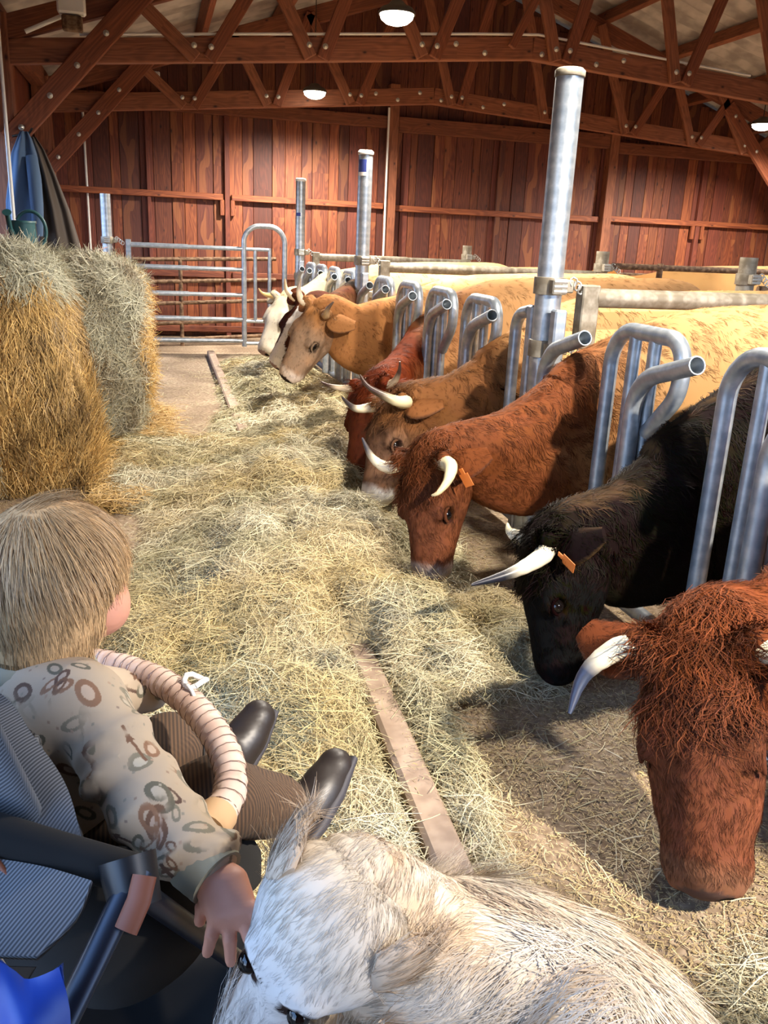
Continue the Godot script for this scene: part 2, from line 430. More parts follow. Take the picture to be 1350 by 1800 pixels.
func build_trusses():
	var webs := [[0.5, 1], [1.54, 1], [2.62, 1], [4.0, 1], [5.36, 1], [6.62, 1], [7.7, 1], [8.6, 1]]
	for ti in 3:
		var zt: float = [-8.8, -12.0, -3.6][ti]
		var tr := thing("roof_truss", ["brown timber roof truss crossing in front of the upper lamp", "farther brown timber roof truss close to the boarded gable wall", "brown timber roof truss overhead nearest the viewer"][ti], "truss", Vector3(0, 0, zt), "timber roof trusses", "structure")
		var low := func(x: float) -> float: # underside of the bottom chord
			if x < 3.7: return lerpf(2.78, 3.24, (x + 1.2) / 4.9)
			return lerpf(3.24, 2.84, (x - 3.7) / 6.2)
		var cut := [-1.2, 3.7, 9.9]
		for i in 2:
			var a := Vector3(cut[i], low.call(cut[i]) + 0.1, 0); var b := Vector3(cut[i + 1], low.call(cut[i + 1]) + 0.1, 0)
			timber("bottom_chord", a, b, 0.2, 0.10, M.beam_wood_0, tr)
		for s in [-1, 1]:
			var ex := XL + 0.1 if s < 0 else XR - 0.1
			timber("top_chord", Vector3(ex, roof_y(ex) - 0.28, 0), Vector3(RIDGE, roof_y(RIDGE) - 0.28, 0), 0.2, 0.10, M.beam_wood_1, tr)
		var side := 0.0
		for w in webs:
			var x: float = w[0]
			var y: float = low.call(x) + 0.1
			for s in [-1, 1]:
				var x2: float = x + s * 0.55 * (1.0 + 0.12 * sin(x * 3.0))
				var top := Vector3(x2, roof_y(x2) - 0.26, 0.078)
				# the web leans so that it meets the rafter
				timber("web", Vector3(x + s * 0.06, y - 0.08, 0.078), Vector3(x2, top.y, 0.078), 0.12, 0.05, M["beam_wood_%d" % (2 if s > 0 else 0)], tr)
				if ti < 2: bolt(tr, Vector3(x + s * 0.075, y + 0.02, 0.103), Vector3.BACK)
		for k in 7:
			if ti < 2:
				bolt(tr, Vector3(2.9 + k * 0.3, low.call(2.9 + k * 0.3) + (0.06 if k % 2 else 0.14), 0.05), Vector3.BACK)
		# knee braces
		for kb in [[Vector3(-1.18, 2.16, 0.09), Vector3(0.16, 3.60, 0.09)], [Vector3(9.75, 1.95, 0.09), Vector3(8.15, 3.55, 0.09)]]:
			timber("knee_brace", kb[0], kb[1], 0.185, 0.07, M.beam_wood_2, tr)
			if ti < 2:
				for q in [0.08, 0.27, 0.45, 0.64, 0.92]: bolt(tr, (kb[0] as Vector3).lerp(kb[1], q) + Vector3(0.0, 0, 0.035), Vector3.BACK)
		for px in [XR - 0.12]:
			timber("post", Vector3(px, 0, 0), Vector3(px, roof_y(px) - 0.3, 0), 0.2, 0.2, M.beam_wood_0, tr)
	# slanted strut of the near truss hanging into view
	var st := thing("roof_strut", "short light brown wooden strut slanting down in front of the truss", "strut", Vector3(3.42, 3.3, -8.62), "", "structure")
	timber("bar", Vector3(0, 0.0, 0), Vector3(0.42, 0.85, 0), 0.075, 0.06, M.beam_wood_2, st)
	# white conduit along the near truss and down the left posts
	var cd := MB.new()
	var pts := []
	for i in 12:
		var x := lerpf(-0.55, 6.2, i / 11.0)
		pts.append(Vector3(x, (lerpf(2.78, 3.24, (x + 1.2) / 4.9) if x < 3.7 else lerpf(3.24, 2.84, (x - 3.7) / 6.2)) + 0.225, -8.75))
	cd.tube(pts, 0.013, 6)
	tag(put("conduit_pipe", cd.mesh(), M.white_paint), "thin white cable conduit running along the top of the truss beam", "conduit")
	for c in [[Vector3(-1.13, 1.3, -8.2), Vector3(-1.13, 3.0, -8.2), "white vertical cable conduit on the post beside the hanging coats"], [Vector3(-0.84, 0.2, ZW + 0.03), Vector3(-0.84, 2.95, ZW + 0.03), "thin white vertical conduit on the boarded wall behind the corner post"], [Vector3(3.36, 0.3, ZW + 0.20), Vector3(3.36, 3.3, ZW + 0.20), "thin white vertical conduit on the wooden post near the middle of the wall"]]:
		var m := MB.new(); m.tube([c[0], c[1]], 0.016, 8)
		tag(put("conduit_pipe", m.mesh(), M.white_paint), c[2], "conduit", "white conduits")
	var fx := thing("floodlight", "small white box floodlight with cables fixed under the roof on the left", "floodlight", Vector3(-0.57, 3.12, -8.3))
	slab("housing", Vector3(-0.11, 0.0, -0.06), Vector3(0.11, 0.17, 0.06), M.white_paint, fx, 0.015)
	slab("lamp_head", Vector3(-0.08, -0.12, -0.05), Vector3(0.08, -0.01, 0.05), M.rusty_steel, fx, 0.01)
	var cb := MB.new(); cb.tube(bend([Vector3(0.05, 0.15, 0), Vector3(0.12, 0.32, 0.0), Vector3(0.22, 0.22, 0), Vector3(0.16, 0.45, 0)], 0.05), 0.008, 6)
	put("cable", cb.mesh(), M.black_iron, fx)
	slab("bracket", Vector3(-0.03, 0.15, -0.1), Vector3(0.03, 0.3, -0.03), M.black_iron, fx)
	var tb := MB.new(); tb.tube([Vector3(-0.95, 2.98, -8.4), Vector3(-0.62, 3.14, -8.4)], 0.018, 8)
	tag(put("fluorescent_tube", tb.mesh(), M.white_paint), "short white tube running to the floodlight under the roof", "tube")
	var jb := MB.new(); jb.box(Transform3D.IDENTITY, Vector3(0.1, 0.11, 0.06), 0.01)
	tag(put("junction_box", jb.mesh(), M.white_paint, null, Transform3D(Basis.IDENTITY, Vector3(0.12, 3.33, -12.3))), "small white junction box between the two trusses", "box")

func build_lamps():
	var lm := mat("lamp_glow", srgb(255, 250, 240), 0.4)
	lm.emission_enabled = true; lm.emission = Color(1.0, 0.96, 0.88); lm.emission_energy_multiplier = 14.0
	var shade := mat("lamp_housing", srgb(90, 86, 80), 0.5, 0.4)
	var spots := [[Vector3(1.97, 3.2, -7.5), "bright round barn lamp hanging highest in front of the truss", 1.0], [Vector3(2.03, 3.2, -11.6), "round barn lamp hanging on a cable before the boarded wall", 1.0], [Vector3(8.1, 3.2, -11.0), "round barn lamp hanging by the right knee brace", 1.0], [Vector3(2.0, 3.25, -3.4), "round barn lamp hanging overhead above the feed barrier", 0.45], [Vector3(7.9, 3.2, -6.9), "round barn lamp hanging over the cow pen", 1.0]]
	for s in spots:
		var p: Vector3 = s[0]
		var o := thing("pendant_lamp", s[1], "lamp", p, "round pendant lamps")
		var m := MB.new()
		m.lathe(Transform3D.IDENTITY, [Vector2(0.0001, 0.10), Vector2(0.05, 0.098), Vector2(0.075, 0.07), Vector2(0.125, 0.05), Vector2(0.15, 0.02), Vector2(0.15, 0.0), Vector2(0.138, 0.004)], 24)
		put("housing", m.mesh(), shade, o)
		var g := MB.new()
		g.lathe(Transform3D.IDENTITY, [Vector2(0.138, 0.004), Vector2(0.128, -0.03), Vector2(0.09, -0.06), Vector2(0.045, -0.073), Vector2(0.0001, -0.076)], 24)
		put("glowing_disc", g.mesh(), lm, o)
		var c := MB.new(); c.tube([Vector3(0, 0.09, 0), Vector3(0, roof_y(p.x) - p.y - 0.1, 0)], 0.006, 6)
		put("cable", c.mesh(), M.black_iron, o)
		var l := SpotLight3D.new(); l.name = "lamp_light"
		l.light_color = Color(1.0, 0.96, 0.90); l.light_energy = 33.0 * s[2]; l.light_size = 0.13; l.shadow_enabled = true
		l.spot_range = 30.0; l.spot_attenuation = 2.0; l.spot_angle = 84.0; l.spot_angle_attenuation = 0.6
		l.position = Vector3(0, -0.10, 0); l.rotation_degrees.x = -90
		o.add_child(l)

	# added floodlight for the unseen light behind the viewer, narrow cone spares the child
	var fl := thing("added_floodlight", "added unseen floodlight behind the viewer, narrow cone aimed at the cows", "floodlight", Vector3(2.3, 3.15, 1.0))
	var aim := Transform3D.IDENTITY.looking_at(Vector3(1.5, 0.0, -2.5) - fl.position, Vector3.UP)
	var hm := MB.new()
	hm.box(aim, Vector3(0.22, 0.16, 0.09), 0.012)
	put("housing", hm.mesh(), shade, fl)
	var gm := MB.new(); gm.box(aim * Transform3D(Basis.IDENTITY, Vector3(0, 0, -0.049)), Vector3(0.12, 0.10, 0.006), 0.002)
	put("glowing_panel", gm.mesh(), lm, fl)
	var bk := MB.new(); bk.tube([Vector3(0, 0.05, 0.02), Vector3(0, 0.3, 0.1), Vector3(0, 0.42, 0.5)], 0.012, 8)
	put("bracket", bk.mesh(), M.black_iron, fl)
	var sl := SpotLight3D.new(); sl.name = "added_floodlight_light"
	sl.light_color = Color(1.0, 0.95, 0.88); sl.light_energy = 52.0; sl.light_size = 0.06; sl.shadow_enabled = true
	sl.spot_range = 30.0; sl.spot_attenuation = 2.0; sl.spot_angle = 33.0; sl.spot_angle_attenuation = 0.5
	sl.transform = aim * Transform3D(Basis.IDENTITY, Vector3(0, 0, -0.07))
	fl.add_child(sl)

const XB := 1.8
func pipe(m: MB, pts: Array, r := 0.031, rr := 0.12): m.tube(bend(pts, rr, 7) if pts.size() > 2 else pts, r, 14)
func clamp_band(parent, at: Vector3, r: float, called := "clamp"):
	var c := MB.new()
	c.lathe(Transform3D(Basis.IDENTITY, at), [Vector2(r, -0.04), Vector2(r + 0.012, -0.038), Vector2(r + 0.012, 0.038), Vector2(r, 0.04)], 18)
	c.box(Transform3D(Basis.IDENTITY, at + Vector3(-0.01, 0, r + 0.03)), Vector3(0.05, 0.07, 0.05), 0.006)
	c.box(Transform3D(Basis.IDENTITY, at + Vector3(r + 0.02, 0, 0.0)), Vector3(0.07, 0.06, 0.05), 0.006)
	var o := put(called, c.mesh(), M.weathered_steel, parent)
	for k in 3:
		var b := MB.new()
		b.tube([at + Vector3(-0.03, -0.02 + 0.022 * k, r + 0.045), at + Vector3(0.035, -0.02 + 0.022 * k, r + 0.045)], 0.013, 8)
		put("bolt", b.mesh(), M.zinc_bolt, o)
	var ch := MB.new()
	for k in 4:
		var q := at + Vector3(r + 0.05 + 0.022 * k, 0.02 - 0.016 * k, 0.02)
		var ring := []
		for i in 9: ring.append(q + Vector3(0.018 * cos(i * TAU / 8), 0.022 * sin(i * TAU / 8), 0.006 * sin(i * 1.7 + k)))
		ch.tube(ring, 0.0045, 5, false, false)
	put("chain", ch.mesh(), M.zinc_bolt, o)
	return o

func build_barrier():
	var posts := [[-3.82, 2.2, 0.062], [-7.70, 2.185, 0.062], [-11.18, 2.15, 0.060], [0.25, 2.2, 0.062]]
	var sticker := mat("blue_sticker", srgb(44, 58, 128), 0.5)
	var names := ["tall galvanised steel post with rusty stained cap, nearest and tallest in view", "galvanised steel post with a long blue sticker near its top", "galvanised steel post with a small blue square sticker beside the arched gate", "galvanised steel post at the near end of the feed barrier"]
	for i in posts.size():
		var p = posts[i]
		var o := thing("steel_post", names[i], "post", Vector3(XB, 0, p[0]), "tall steel posts of the feed barrier")
		var m := MB.new(); m.tube([Vector3.ZERO, Vector3(0, p[1], 0)], p[2], 24)
		put("tube", m.mesh(), M.galvanised_steel, o)
		var cap := MB.new(); cap.lathe(Transform3D(Basis.IDENTITY, Vector3(0, p[1] - 0.01, 0)), [Vector2(p[2] + 0.002, -0.015), Vector2(p[2] + 0.005, -0.01), Vector2(p[2] + 0.005, 0.012), Vector2(p[2] * 0.9, 0.022), Vector2(0.001, 0.026)], 24)
		put("cap", cap.mesh(), M.white_paint if i != 0 else M.weathered_steel, o)
		clamp_band(o, Vector3(0, 1.29, 0), p[2]); clamp_band(o, Vector3(0, 1.0, 0), p[2])
		if i == 1 or i == 2:
			var s := MB.new()
			var h: float = 0.10 if i == 1 else 0.04
			var y0: float = 2.02 if i == 1 else 1.72
			var prev := []
			for k in 5:
				var a := deg_to_rad(lerpf(95, 165, k / 4.0)) if i == 1 else deg_to_rad(lerpf(95, 155, k / 4.0))
				var d := Vector3(cos(a), 0, sin(a))
				prev.append([s.vert(d * (p[2] + 0.0015) + Vector3(0, y0, 0), d), s.vert(d * (p[2] + 0.0015) + Vector3(0, y0 + h, 0), d)])
			for k in 4:
				s.tri(prev[k][0], prev[k][1], prev[k + 1][1]); s.tri(prev[k][0], prev[k + 1][1], prev[k + 1][0])
			put("sticker", s.mesh(), sticker, o)
			var w := MB.new()
			for k in 5:
				var a := deg_to_rad(lerpf(95, 165, k / 4.0))
				var d := Vector3(cos(a), 0, sin(a))
				w.vert(d * (p[2] + 0.0015) + Vector3(0, y0 - 0.03, 0), d); w.vert(d * (p[2] + 0.0015) + Vector3(0, y0 - 0.001, 0), d)
			for k in 4:
				w.tri(k * 2, k * 2 + 1, k * 2 + 3); w.tri(k * 2, k * 2 + 3, k * 2 + 2)
			if i == 1: put("sticker_white", w.mesh(), M.white_paint, o)
	# barrier panels between posts
	var labels := ["galvanised tubular feed barrier panel between the tallest post and the post with the long sticker", "galvanised tubular feed barrier panel farthest away by the arched gate", "galvanised tubular feed barrier panel nearest the viewer, beside the black cow"]
	# [far z, near z, arch left-leg positions (far leg)]
	var panels := [[-7.58, -3.96, [-4.93, -5.66, -6.41, -7.15]], [-11.05, -7.82, [-8.45, -9.2, -9.93, -10.6]], [-3.69, 0.12, [-3.17, -2.40, -1.65, -0.9]]]
	var swans := [[-4.72, -5.48, -6.23, -6.98, -7.5], [-8.35, -9.0, -9.75, -10.45, -10.98], [-3.66, -2.86, -2.08, -1.33, -0.58]]
	for i in 3:
		var pn = panels[i]
		var o := thing("feed_barrier", labels[i], "feed barrier", Vector3(XB, 0, 0), "tubular feed barrier panels")
		for y in [0.10]:
			var m := MB.new(); m.tube([Vector3(0, y, pn[0]), Vector3(0, y, pn[1])], 0.031, 12)
			put("lower_rail", m.mesh(), M.galvanised_steel, o)
		for za in pn[2]:
			var m := MB.new()
			pipe(m, [Vector3(0.0, 0.1, za), Vector3(0.0, 1.165, za), Vector3(0.0, 1.165, za + 0.5), Vector3(0.0, 0.97, za + 0.5), Vector3(0, 0.80, za + 0.33)], 0.031, 0.15)
			put("arch", m.mesh(), M.galvanised_steel, o)
			for q in [0.17, 0.31]:
				var b := MB.new(); b.tube([Vector3(0, 0.1, za + q), Vector3(0, 1.15, za + q)], 0.025, 12)
				put("upright", b.mesh(), M.galvanised_steel, o)
		for zs in swans[i]:
			var m := MB.new()
			var path := bend([Vector3(-0.06, 0.1, zs), Vector3(-0.06, 1.0, zs), Vector3(-0.06, 1.105, zs + 0.36)], 0.17, 8)
			m.tube(path, 0.033, 16, true, false)
			var e0: Vector3 = path[-1]; var e1: Vector3 = path[-2]
			var d := (e0 - e1).normalized()
			m.bore([e0 - d * 0.14, e0], 0.027, 16)
			# rim of the open pipe end
			var t := along(e0, e0 + d).translated(-d * 0.5)
			m.lathe(t, [Vector2(0.033, 0.0), Vector2(0.032, 0.002), Vector2(0.028, 0.002), Vector2(0.027, 0.0)], 16)
			put("bent_pipe", m.mesh(), M.galvanised_steel, o)
		for ze in [pn[0], pn[1]]:
			slab("end_bar", Vector3(-0.03, 0.05, ze - 0.03), Vector3(0.03, 1.19, ze + 0.03), M.galvanised_steel, o, 0.008)
	# extra bent end tube beside the tallest post
	var et := thing("end_tube", "bent galvanised tube on the barrier end just left of the tallest post", "tube", Vector3(XB, 0, -4.17))
	var em := MB.new(); pipe(em, [Vector3(0, 0.1, 0), Vector3(0, 1.13, 0), Vector3(0, 1.16, 0.17)], 0.031, 0.12)
	put("tube", em.mesh(), M.galvanised_steel, et)
	# pen dividers running back from each tall post to short posts
	var bl := ["long thick pale pipe divider running right behind the tallest post", "pale pipe divider running back from the post with the long sticker", "pale pipe divider running back from the farthest post"]
	for i in 3:
		var z: float = posts[i][0]
		var o := thing("pen_divider", bl[i], "divider", Vector3(XB, 0, z), "pipe dividers of the pen")
		var L := 2.28
		var r0: float = 0.045
		var m := MB.new(); m.tube([Vector3(0.24, 1.24, 0), Vector3(L * 0.62, 1.24, 0)], r0, 16)
		m.tube([Vector3(L * 0.6, 1.24, 0), Vector3(L + (1.6 if i == 0 else 0.0), 1.24, 0)], r0 * 0.86, 16)
		put("rail", m.mesh(), M.weathered_steel, o)
		slab("square_end", Vector3(0.16, 1.0, -0.04), Vector3(0.25, 1.30, 0.04), M.weathered_steel, o, 0.006)
	var sl := ["short capped steel post behind the brown cow, at the middle of the pen", "short capped steel post at the far end of the pale dividers", "short capped steel post with chains at the right edge of the pen"]
	var sp := [Vector3(4.15, 0, -7.7), Vector3(4.15, 0, -11.5), Vector3(4.12, 0, -5.5)]
	for i in 3:
		var o := thing("short_post", sl[i], "post", sp[i], "short posts inside the pen")
		var m := MB.new(); m.tube([Vector3.ZERO, Vector3(0, 1.46, 0)], 0.062, 20)
		put("tube", m.mesh(), M.weathered_steel, o)
		clamp_band(o, Vector3(0, 1.31, 0), 0.062)
	for r in [[Vector3(4.26, 1.33, -7.7), Vector3(9.6, 1.33, -7.9), "dark rail behind the cows at the right side of the pen"], [Vector3(4.24, 1.24, -5.5), Vector3(9.9, 1.24, -5.5), "pale rail at the right edge behind the thick divider"], [Vector3(4.3, 1.2, -9.6), Vector3(9.6, 1.2, -9.6), "thin far rail low behind the cows' backs"]]:
		var m := MB.new(); m.tube([r[0], r[1]], 0.03, 10)
		var o := thing("pen_rail", r[2], "rail", Vector3.ZERO, "rails at the back of the pen")
		put("pipe", m.mesh(), M.rusty_steel, o)
		for q in [0.1, 0.5, 0.98]:
			var w := MB.new(); var at: Vector3 = (r[0] as Vector3).lerp(r[1], q)
			w.tube([Vector3(at.x, 0, at.z), at + Vector3(0, 0.04, 0)], 0.03, 10)
			put("stanchion", w.mesh(), M.rusty_steel, o)

func build_gates():
	var zg := -11.2
	var cp := thing("steel_post", "short galvanised corner post beside the hay bale, left of the field gate", "post", Vector3(-0.52, 0, zg))
	var m := MB.new(); m.tube([Vector3.ZERO, Vector3(0, 1.86, 0)], 0.06, 20)
	put("tube", m.mesh(), M.galvanised_steel, cp)
	clamp_band(cp, Vector3(0, 1.34, 0), 0.06)
	# field gate with five rails and a rounded man-pass arch
	var g := thing("field_gate", "galvanised five-rail field gate with a rounded arch at its right end", "gate", Vector3(0, 0, zg))
	slab("square_end", Vector3(-0.31, 0.08, -0.03), Vector3(-0.25, 1.36, 0.03), M.galvanised_steel, g, 0.006)
	for y in [1.30, 1.05, 0.74, 0.44, 0.17]:
		var r := MB.new(); r.tube([Vector3(-0.25, y, 0), Vector3(0.42, y, 0)], 0.030, 12); r.tube([Vector3(0.40, y, 0), Vector3(1.09, y, 0)], 0.025, 12)
		put("rail", r.mesh(), M.galvanised_steel, g)
	var ar := MB.new()
	ar.tube(bend([Vector3(1.10, 0.10, 0), Vector3(1.10, 1.58, 0), Vector3(1.61, 1.58, 0), Vector3(1.61, 0.10, 0)], 0.2, 8), 0.032, 14)
	put("arch", ar.mesh(), M.galvanised_steel, g)
	for q in [[Vector3(1.12, 1.30, 0.0), Vector3(1.42, 1.30, 0.0)], [Vector3(1.42, 1.32, 0), Vector3(1.42, 0.42, 0)], [Vector3(1.24, 1.29, 0), Vector3(1.24, 0.42, 0)], [Vector3(1.12, 0.42, 0), Vector3(1.42, 0.42, 0)], [Vector3(1.1, 0.14, 0), Vector3(1.61, 0.14, 0)]]:
		var b := MB.new(); b.tube(q, 0.022, 10)
		put("inner_bar", b.mesh(), M.galvanised_steel, g)
	# older gate standing askew behind it
	var h := thing("old_gate", "older rusty brown pipe gate standing askew behind the field gate", "gate", Vector3.ZERO)
	var a := Vector3(-0.6, 0, -11.75); var b2 := Vector3(1.65, 0, -12.35)
	for y in [1.12, 0.84, 0.56, 0.3, 0.08]:
		var r := MB.new(); r.tube([a + Vector3(0, y - 0.02, 0), b2 + Vector3(0, y + 0.05, 0)], 0.027, 10)
		put("rail", r.mesh(), M.rusty_steel, h)
	for t in [0.0, 0.42, 0.96]:
		var r := MB.new(); var q := a.lerp(b2, t)
		r.tube([q + Vector3(0, 0.0, 0), q + Vector3(0, 1.16, 0)], 0.027, 10)
		put("upright", r.mesh(), M.galvanised_steel if t > 0.9 else M.rusty_steel, h)
	var lb := MB.new(); lb.tube([Vector3(-1.25, 1.13, zg - 0.1), Vector3(-0.58, 1.13, zg)], 0.045, 12)
	tag(put("side_rail", lb.mesh(), M.galvanised_steel), "thick grey pipe rail behind the hay bale beside the corner post", "rail")

func cloth(m: MB, top: Vector3, rows: Array, seg := 40, folds := 5.0, depth := 0.03, sd := 1.0):
	# hanging garment: rows of [y, cx, half width, half depth, z]
	var k0 := m.v.size()
	for r in rows:
		for k in seg:
			var a := TAU * k / seg
			var f: float = 1.0 + depth / max(r[3], 0.03) * sin(a * folds + sd + r[0] * 2.0) * 0.8
			m.vert(Vector3(r[1] + cos(a) * r[2] * (0.85 + 0.15 * f), r[0], r[4] + sin(a) * r[3] * f), Vector3.UP)
	for j in rows.size() - 1:
		for k in seg:
			var k2 := (k + 1) % seg
			var a := k0 + j * seg
			m.tri(a + k, a + k2, a + seg + k2); m.tri(a + k, a + seg + k2, a + seg + k)
	m.smooth_normals(k0)

func build_corner():
	mat("blue_work_cloth", srgb(66, 88, 116), 0.9); mat("brown_wax_cloth", srgb(58, 48, 40), 0.75); mat("black_cloth", srgb(22, 21, 22), 0.9)
	mat("green_plastic", srgb(38, 84, 88), 0.45); mat("grey_crate", srgb(96, 98, 102), 0.7); mat("pink_twine", srgb(206, 160, 140), 0.8)
	var b := MB.new()
	cloth(b, Vector3.ZERO, [[2.22, -1.02, 0.03, 0.03, -8.42], [2.16, -1.02, 0.06, 0.06, -8.42], [2.05, -1.03, 0.10, 0.08, -8.42], [1.85, -1.04, 0.13, 0.09, -8.42], [1.65, -1.06, 0.15, 0.10, -8.42], [1.5, -1.07, 0.15, 0.09, -8.42], [1.42, -1.08, 0.14, 0.08, -8.42]], 48, 5.0, 0.035, 0.4)
	b.tube([Vector3(-0.97, 2.02, -8.36), Vector3(-0.95, 1.8, -8.30), Vector3(-0.95, 1.55, -8.30), Vector3(-0.96, 1.38, -8.32)], [0.05, 0.055, 0.05, 0.042], 14)
	var bo := thing("blue_work_jacket", "faded blue work jacket hanging on the post above the bales", "jacket")
	put("cloth", b.mesh(), M.blue_work_cloth, bo)
	var c := MB.new()
	cloth(c, Vector3.ZERO, [[2.2, -0.985, 0.03, 0.03, -8.64], [2.1, -0.96, 0.07, 0.07, -8.64], [1.9, -0.92, 0.11, 0.09, -8.64], [1.6, -0.87, 0.16, 0.11, -8.64], [1.3, -0.83, 0.19, 0.12, -8.64], [1.05, -0.80, 0.21, 0.13, -8.64]], 56, 7.0, 0.04, 1.2)
	var co := thing("brown_long_coat", "long dark brown waxed coat hanging beside the blue jacket", "coat")
	put("cloth", c.mesh(), M.brown_wax_cloth, co)
	var hk := MB.new(); hk.tube([Vector3(-1.15, 2.2, -8.68), Vector3(-1.0, 2.23, -8.6), Vector3(-0.97, 2.26, -8.55)], 0.01, 8)
	put("hanger_hook", hk.mesh(), M.black_iron, co)
	# crate with watering can
	var k := thing("grey_crate", "grey weathered wooden crate behind the bale at the left edge", "crate", Vector3(-0.95, 0, -7.75))
	slab("box", Vector3(-0.15, 0.0, -0.16), Vector3(0.15, 1.24, 0.12), M.grey_crate, k, 0.01)
	slab("lid", Vector3(-0.165, 1.24, -0.18), Vector3(0.165, 1.27, 0.14), M.white_paint, k, 0.008)
	for yy in [0.95, 1.1]: slab("slat", Vector3(-0.16, yy, 0.12), Vector3(0.16, yy + 0.11, 0.135), M.grey_crate, k, 0.004)
	var w := thing("watering_can", "dark green plastic watering can with a looped handle on the crate", "watering can", Vector3(-1.0, 1.27, -7.72))
	var wm := MB.new()
	wm.lathe(Transform3D.IDENTITY, [Vector2(0.001, 0.0), Vector2(0.105, 0.0), Vector2(0.11, 0.02), Vector2(0.105, 0.12), Vector2(0.10, 0.2), Vector2(0.105, 0.205), Vector2(0.105, 0.225), Vector2(0.09, 0.225), Vector2(0.085, 0.19)], 28)
	put("tank", wm.mesh(), M.green_plastic, w)
	var wh := MB.new(); var hp := []
	for i in 15:
		var a := lerpf(-1.15, 2.6, i / 14.0)
		hp.append(Vector3(0.06 + 0.115 * cos(a), 0.155 + 0.145 * sin(a), 0.02))
	wh.tube(hp, 0.014, 10)
	put("handle", wh.mesh(), M.green_plastic, w)
	var ws := MB.new(); ws.tube([Vector3(-0.05, 0.04, 0.05), Vector3(-0.08, 0.16, 0.12), Vector3(-0.08, 0.26, 0.2), Vector3(-0.08, 0.28, 0.22)], [0.03, 0.02, 0.018, 0.035], 12)
	put("spout", ws.mesh(), M.green_plastic, w)
	var t := thing("baler_twine", "tangle of pale pink baler twine hanging off the crate", "twine")
	for i in 5:
		var tm := MB.new(); var pts := []
		for j in 9:
			var q := j / 8.0
			pts.append(Vector3(-1.0 + 0.1 * q + 0.03 * sin(j * 1.3 + i), 1.29 - 0.22 * q * q + 0.02 * cos(i * 2.0 + j), -7.58 + 0.03 * i * q))
		tm.tube(pts, 0.004, 5)
		put("strand", tm.mesh(), M.pink_twine, t)
	for i in 2:
		var tm := MB.new(); tm.tube([Vector3(-0.9, 1.12 + 0.05 * i, -10.9), Vector3(-0.7, 1.2, -11.0), Vector3(-0.52, 1.26 - 0.06 * i, -11.13)], 0.004, 5)
		put("strand", tm.mesh(), M.pink_twine, t)

const HEAPS := [[0.57, -3.52, 0.45, 0.60, 0.160], [0.71, -3.11, 0.30, 0.40, 0.140], [0.32, -2.91, 0.50, 0.50, 0.100], [0.08, -2.52, 0.50, 0.50, 0.060], [0.44, -2.28, 0.40, 0.40, 0.070], [0.42, -1.90, 0.30, 0.40, 0.050], [0.26, -1.94, 0.40, 0.40, 0.040], [0.66, -4.55, 0.50, 0.70, 0.150], [1.02, -5.43, 0.45, 0.70, 0.130], [1.10, -6.62, 0.50, 0.80, 0.130], [1.06, -8.06, 0.36, 0.70, 0.110], [0.95, -9.30, 0.30, 1.00, 0.060], [0.84, -2.87, 0.28, 0.30, 0.055], [1.09, -2.86, 0.35, 0.35, 0.065], [0.95, -2.58, 0.25, 0.22, 0.070], [0.22, -5.75, 0.36, 0.45, 0.040], [-0.14, -5.25, 0.30, 0.50, 0.070], [1.5, -8.05, 0.30, 0.90, 0.110], [1.4, -9.53, 0.35, 1.00, 0.080], [1.01, -3.84, 0.30, 0.40, 0.080], [0.15, -3.75, 0.30, 0.30, 0.020], [-0.20, -6.19, 0.25, 0.60, 0.050], [1.13, -2.50, 0.25, 0.15, 0.040], [0.73, -1.77, 0.05, 0.60, 0.025], [0.76, -2.2, 0.06, 0.30, 0.025], [1.26, -1.16, 0.20, 0.10, 0.030], [1.0, -0.98, 0.35, 0.12, 0.025], [0.25, -1.4, 0.3, 0.3, 0.02]]
const BITES := [[1.0, -3.1], [1.22, -2.38], [1.05, -4.25], [1.12, -1.3], [0.9, -6.35]]
var hay_fn := FastNoiseLite.new()
func hay_h(x: float, z: float) -> float:
	var h := 0.0
	for b in HEAPS:
		var dx: float = (x - b[0]) / b[2]; var dz: float = (z - b[1]) / b[3]
		var q := dx * dx + dz * dz
		if q < 5.0: h += b[4] * exp(-q * 1.1)
	if h < 0.016: return -0.02
	if (x < -0.26 and z < -4.8 and z > -7.5) or (x < -0.04 and z < -6.05 and z > -7.5): return -0.02
	var n := hay_fn.get_noise_2d(x * 3.0, z * 3.0)
	h = h * (1.0 + 1.25 * n) + 0.02 * hay_fn.get_noise_2d(x * 11.0 + 40.0, z * 11.0)
	for b in BITES: # eaten away where the cows pull at it
		var e: float = Vector2(x - b[0], z - b[1]).length_squared()
		if e < 0.2: h *= 1.0 - 0.97 * exp(-e / 0.045)
	# the kerb stays clear where it shows in front
	var kx := abs(x - lerpf(0.60, 0.655, clampf((-z - 1.0) / 1.7, 0, 1)))
	if z > -2.72 and z < -0.9 and kx < 0.12: h *= smoothstep(0.05, 0.12, kx)
	if x > 0.84 and z > -2.35: h = h * 0.6 if z > -1.3 else -0.02
	return min(h * 1.0, 0.25)

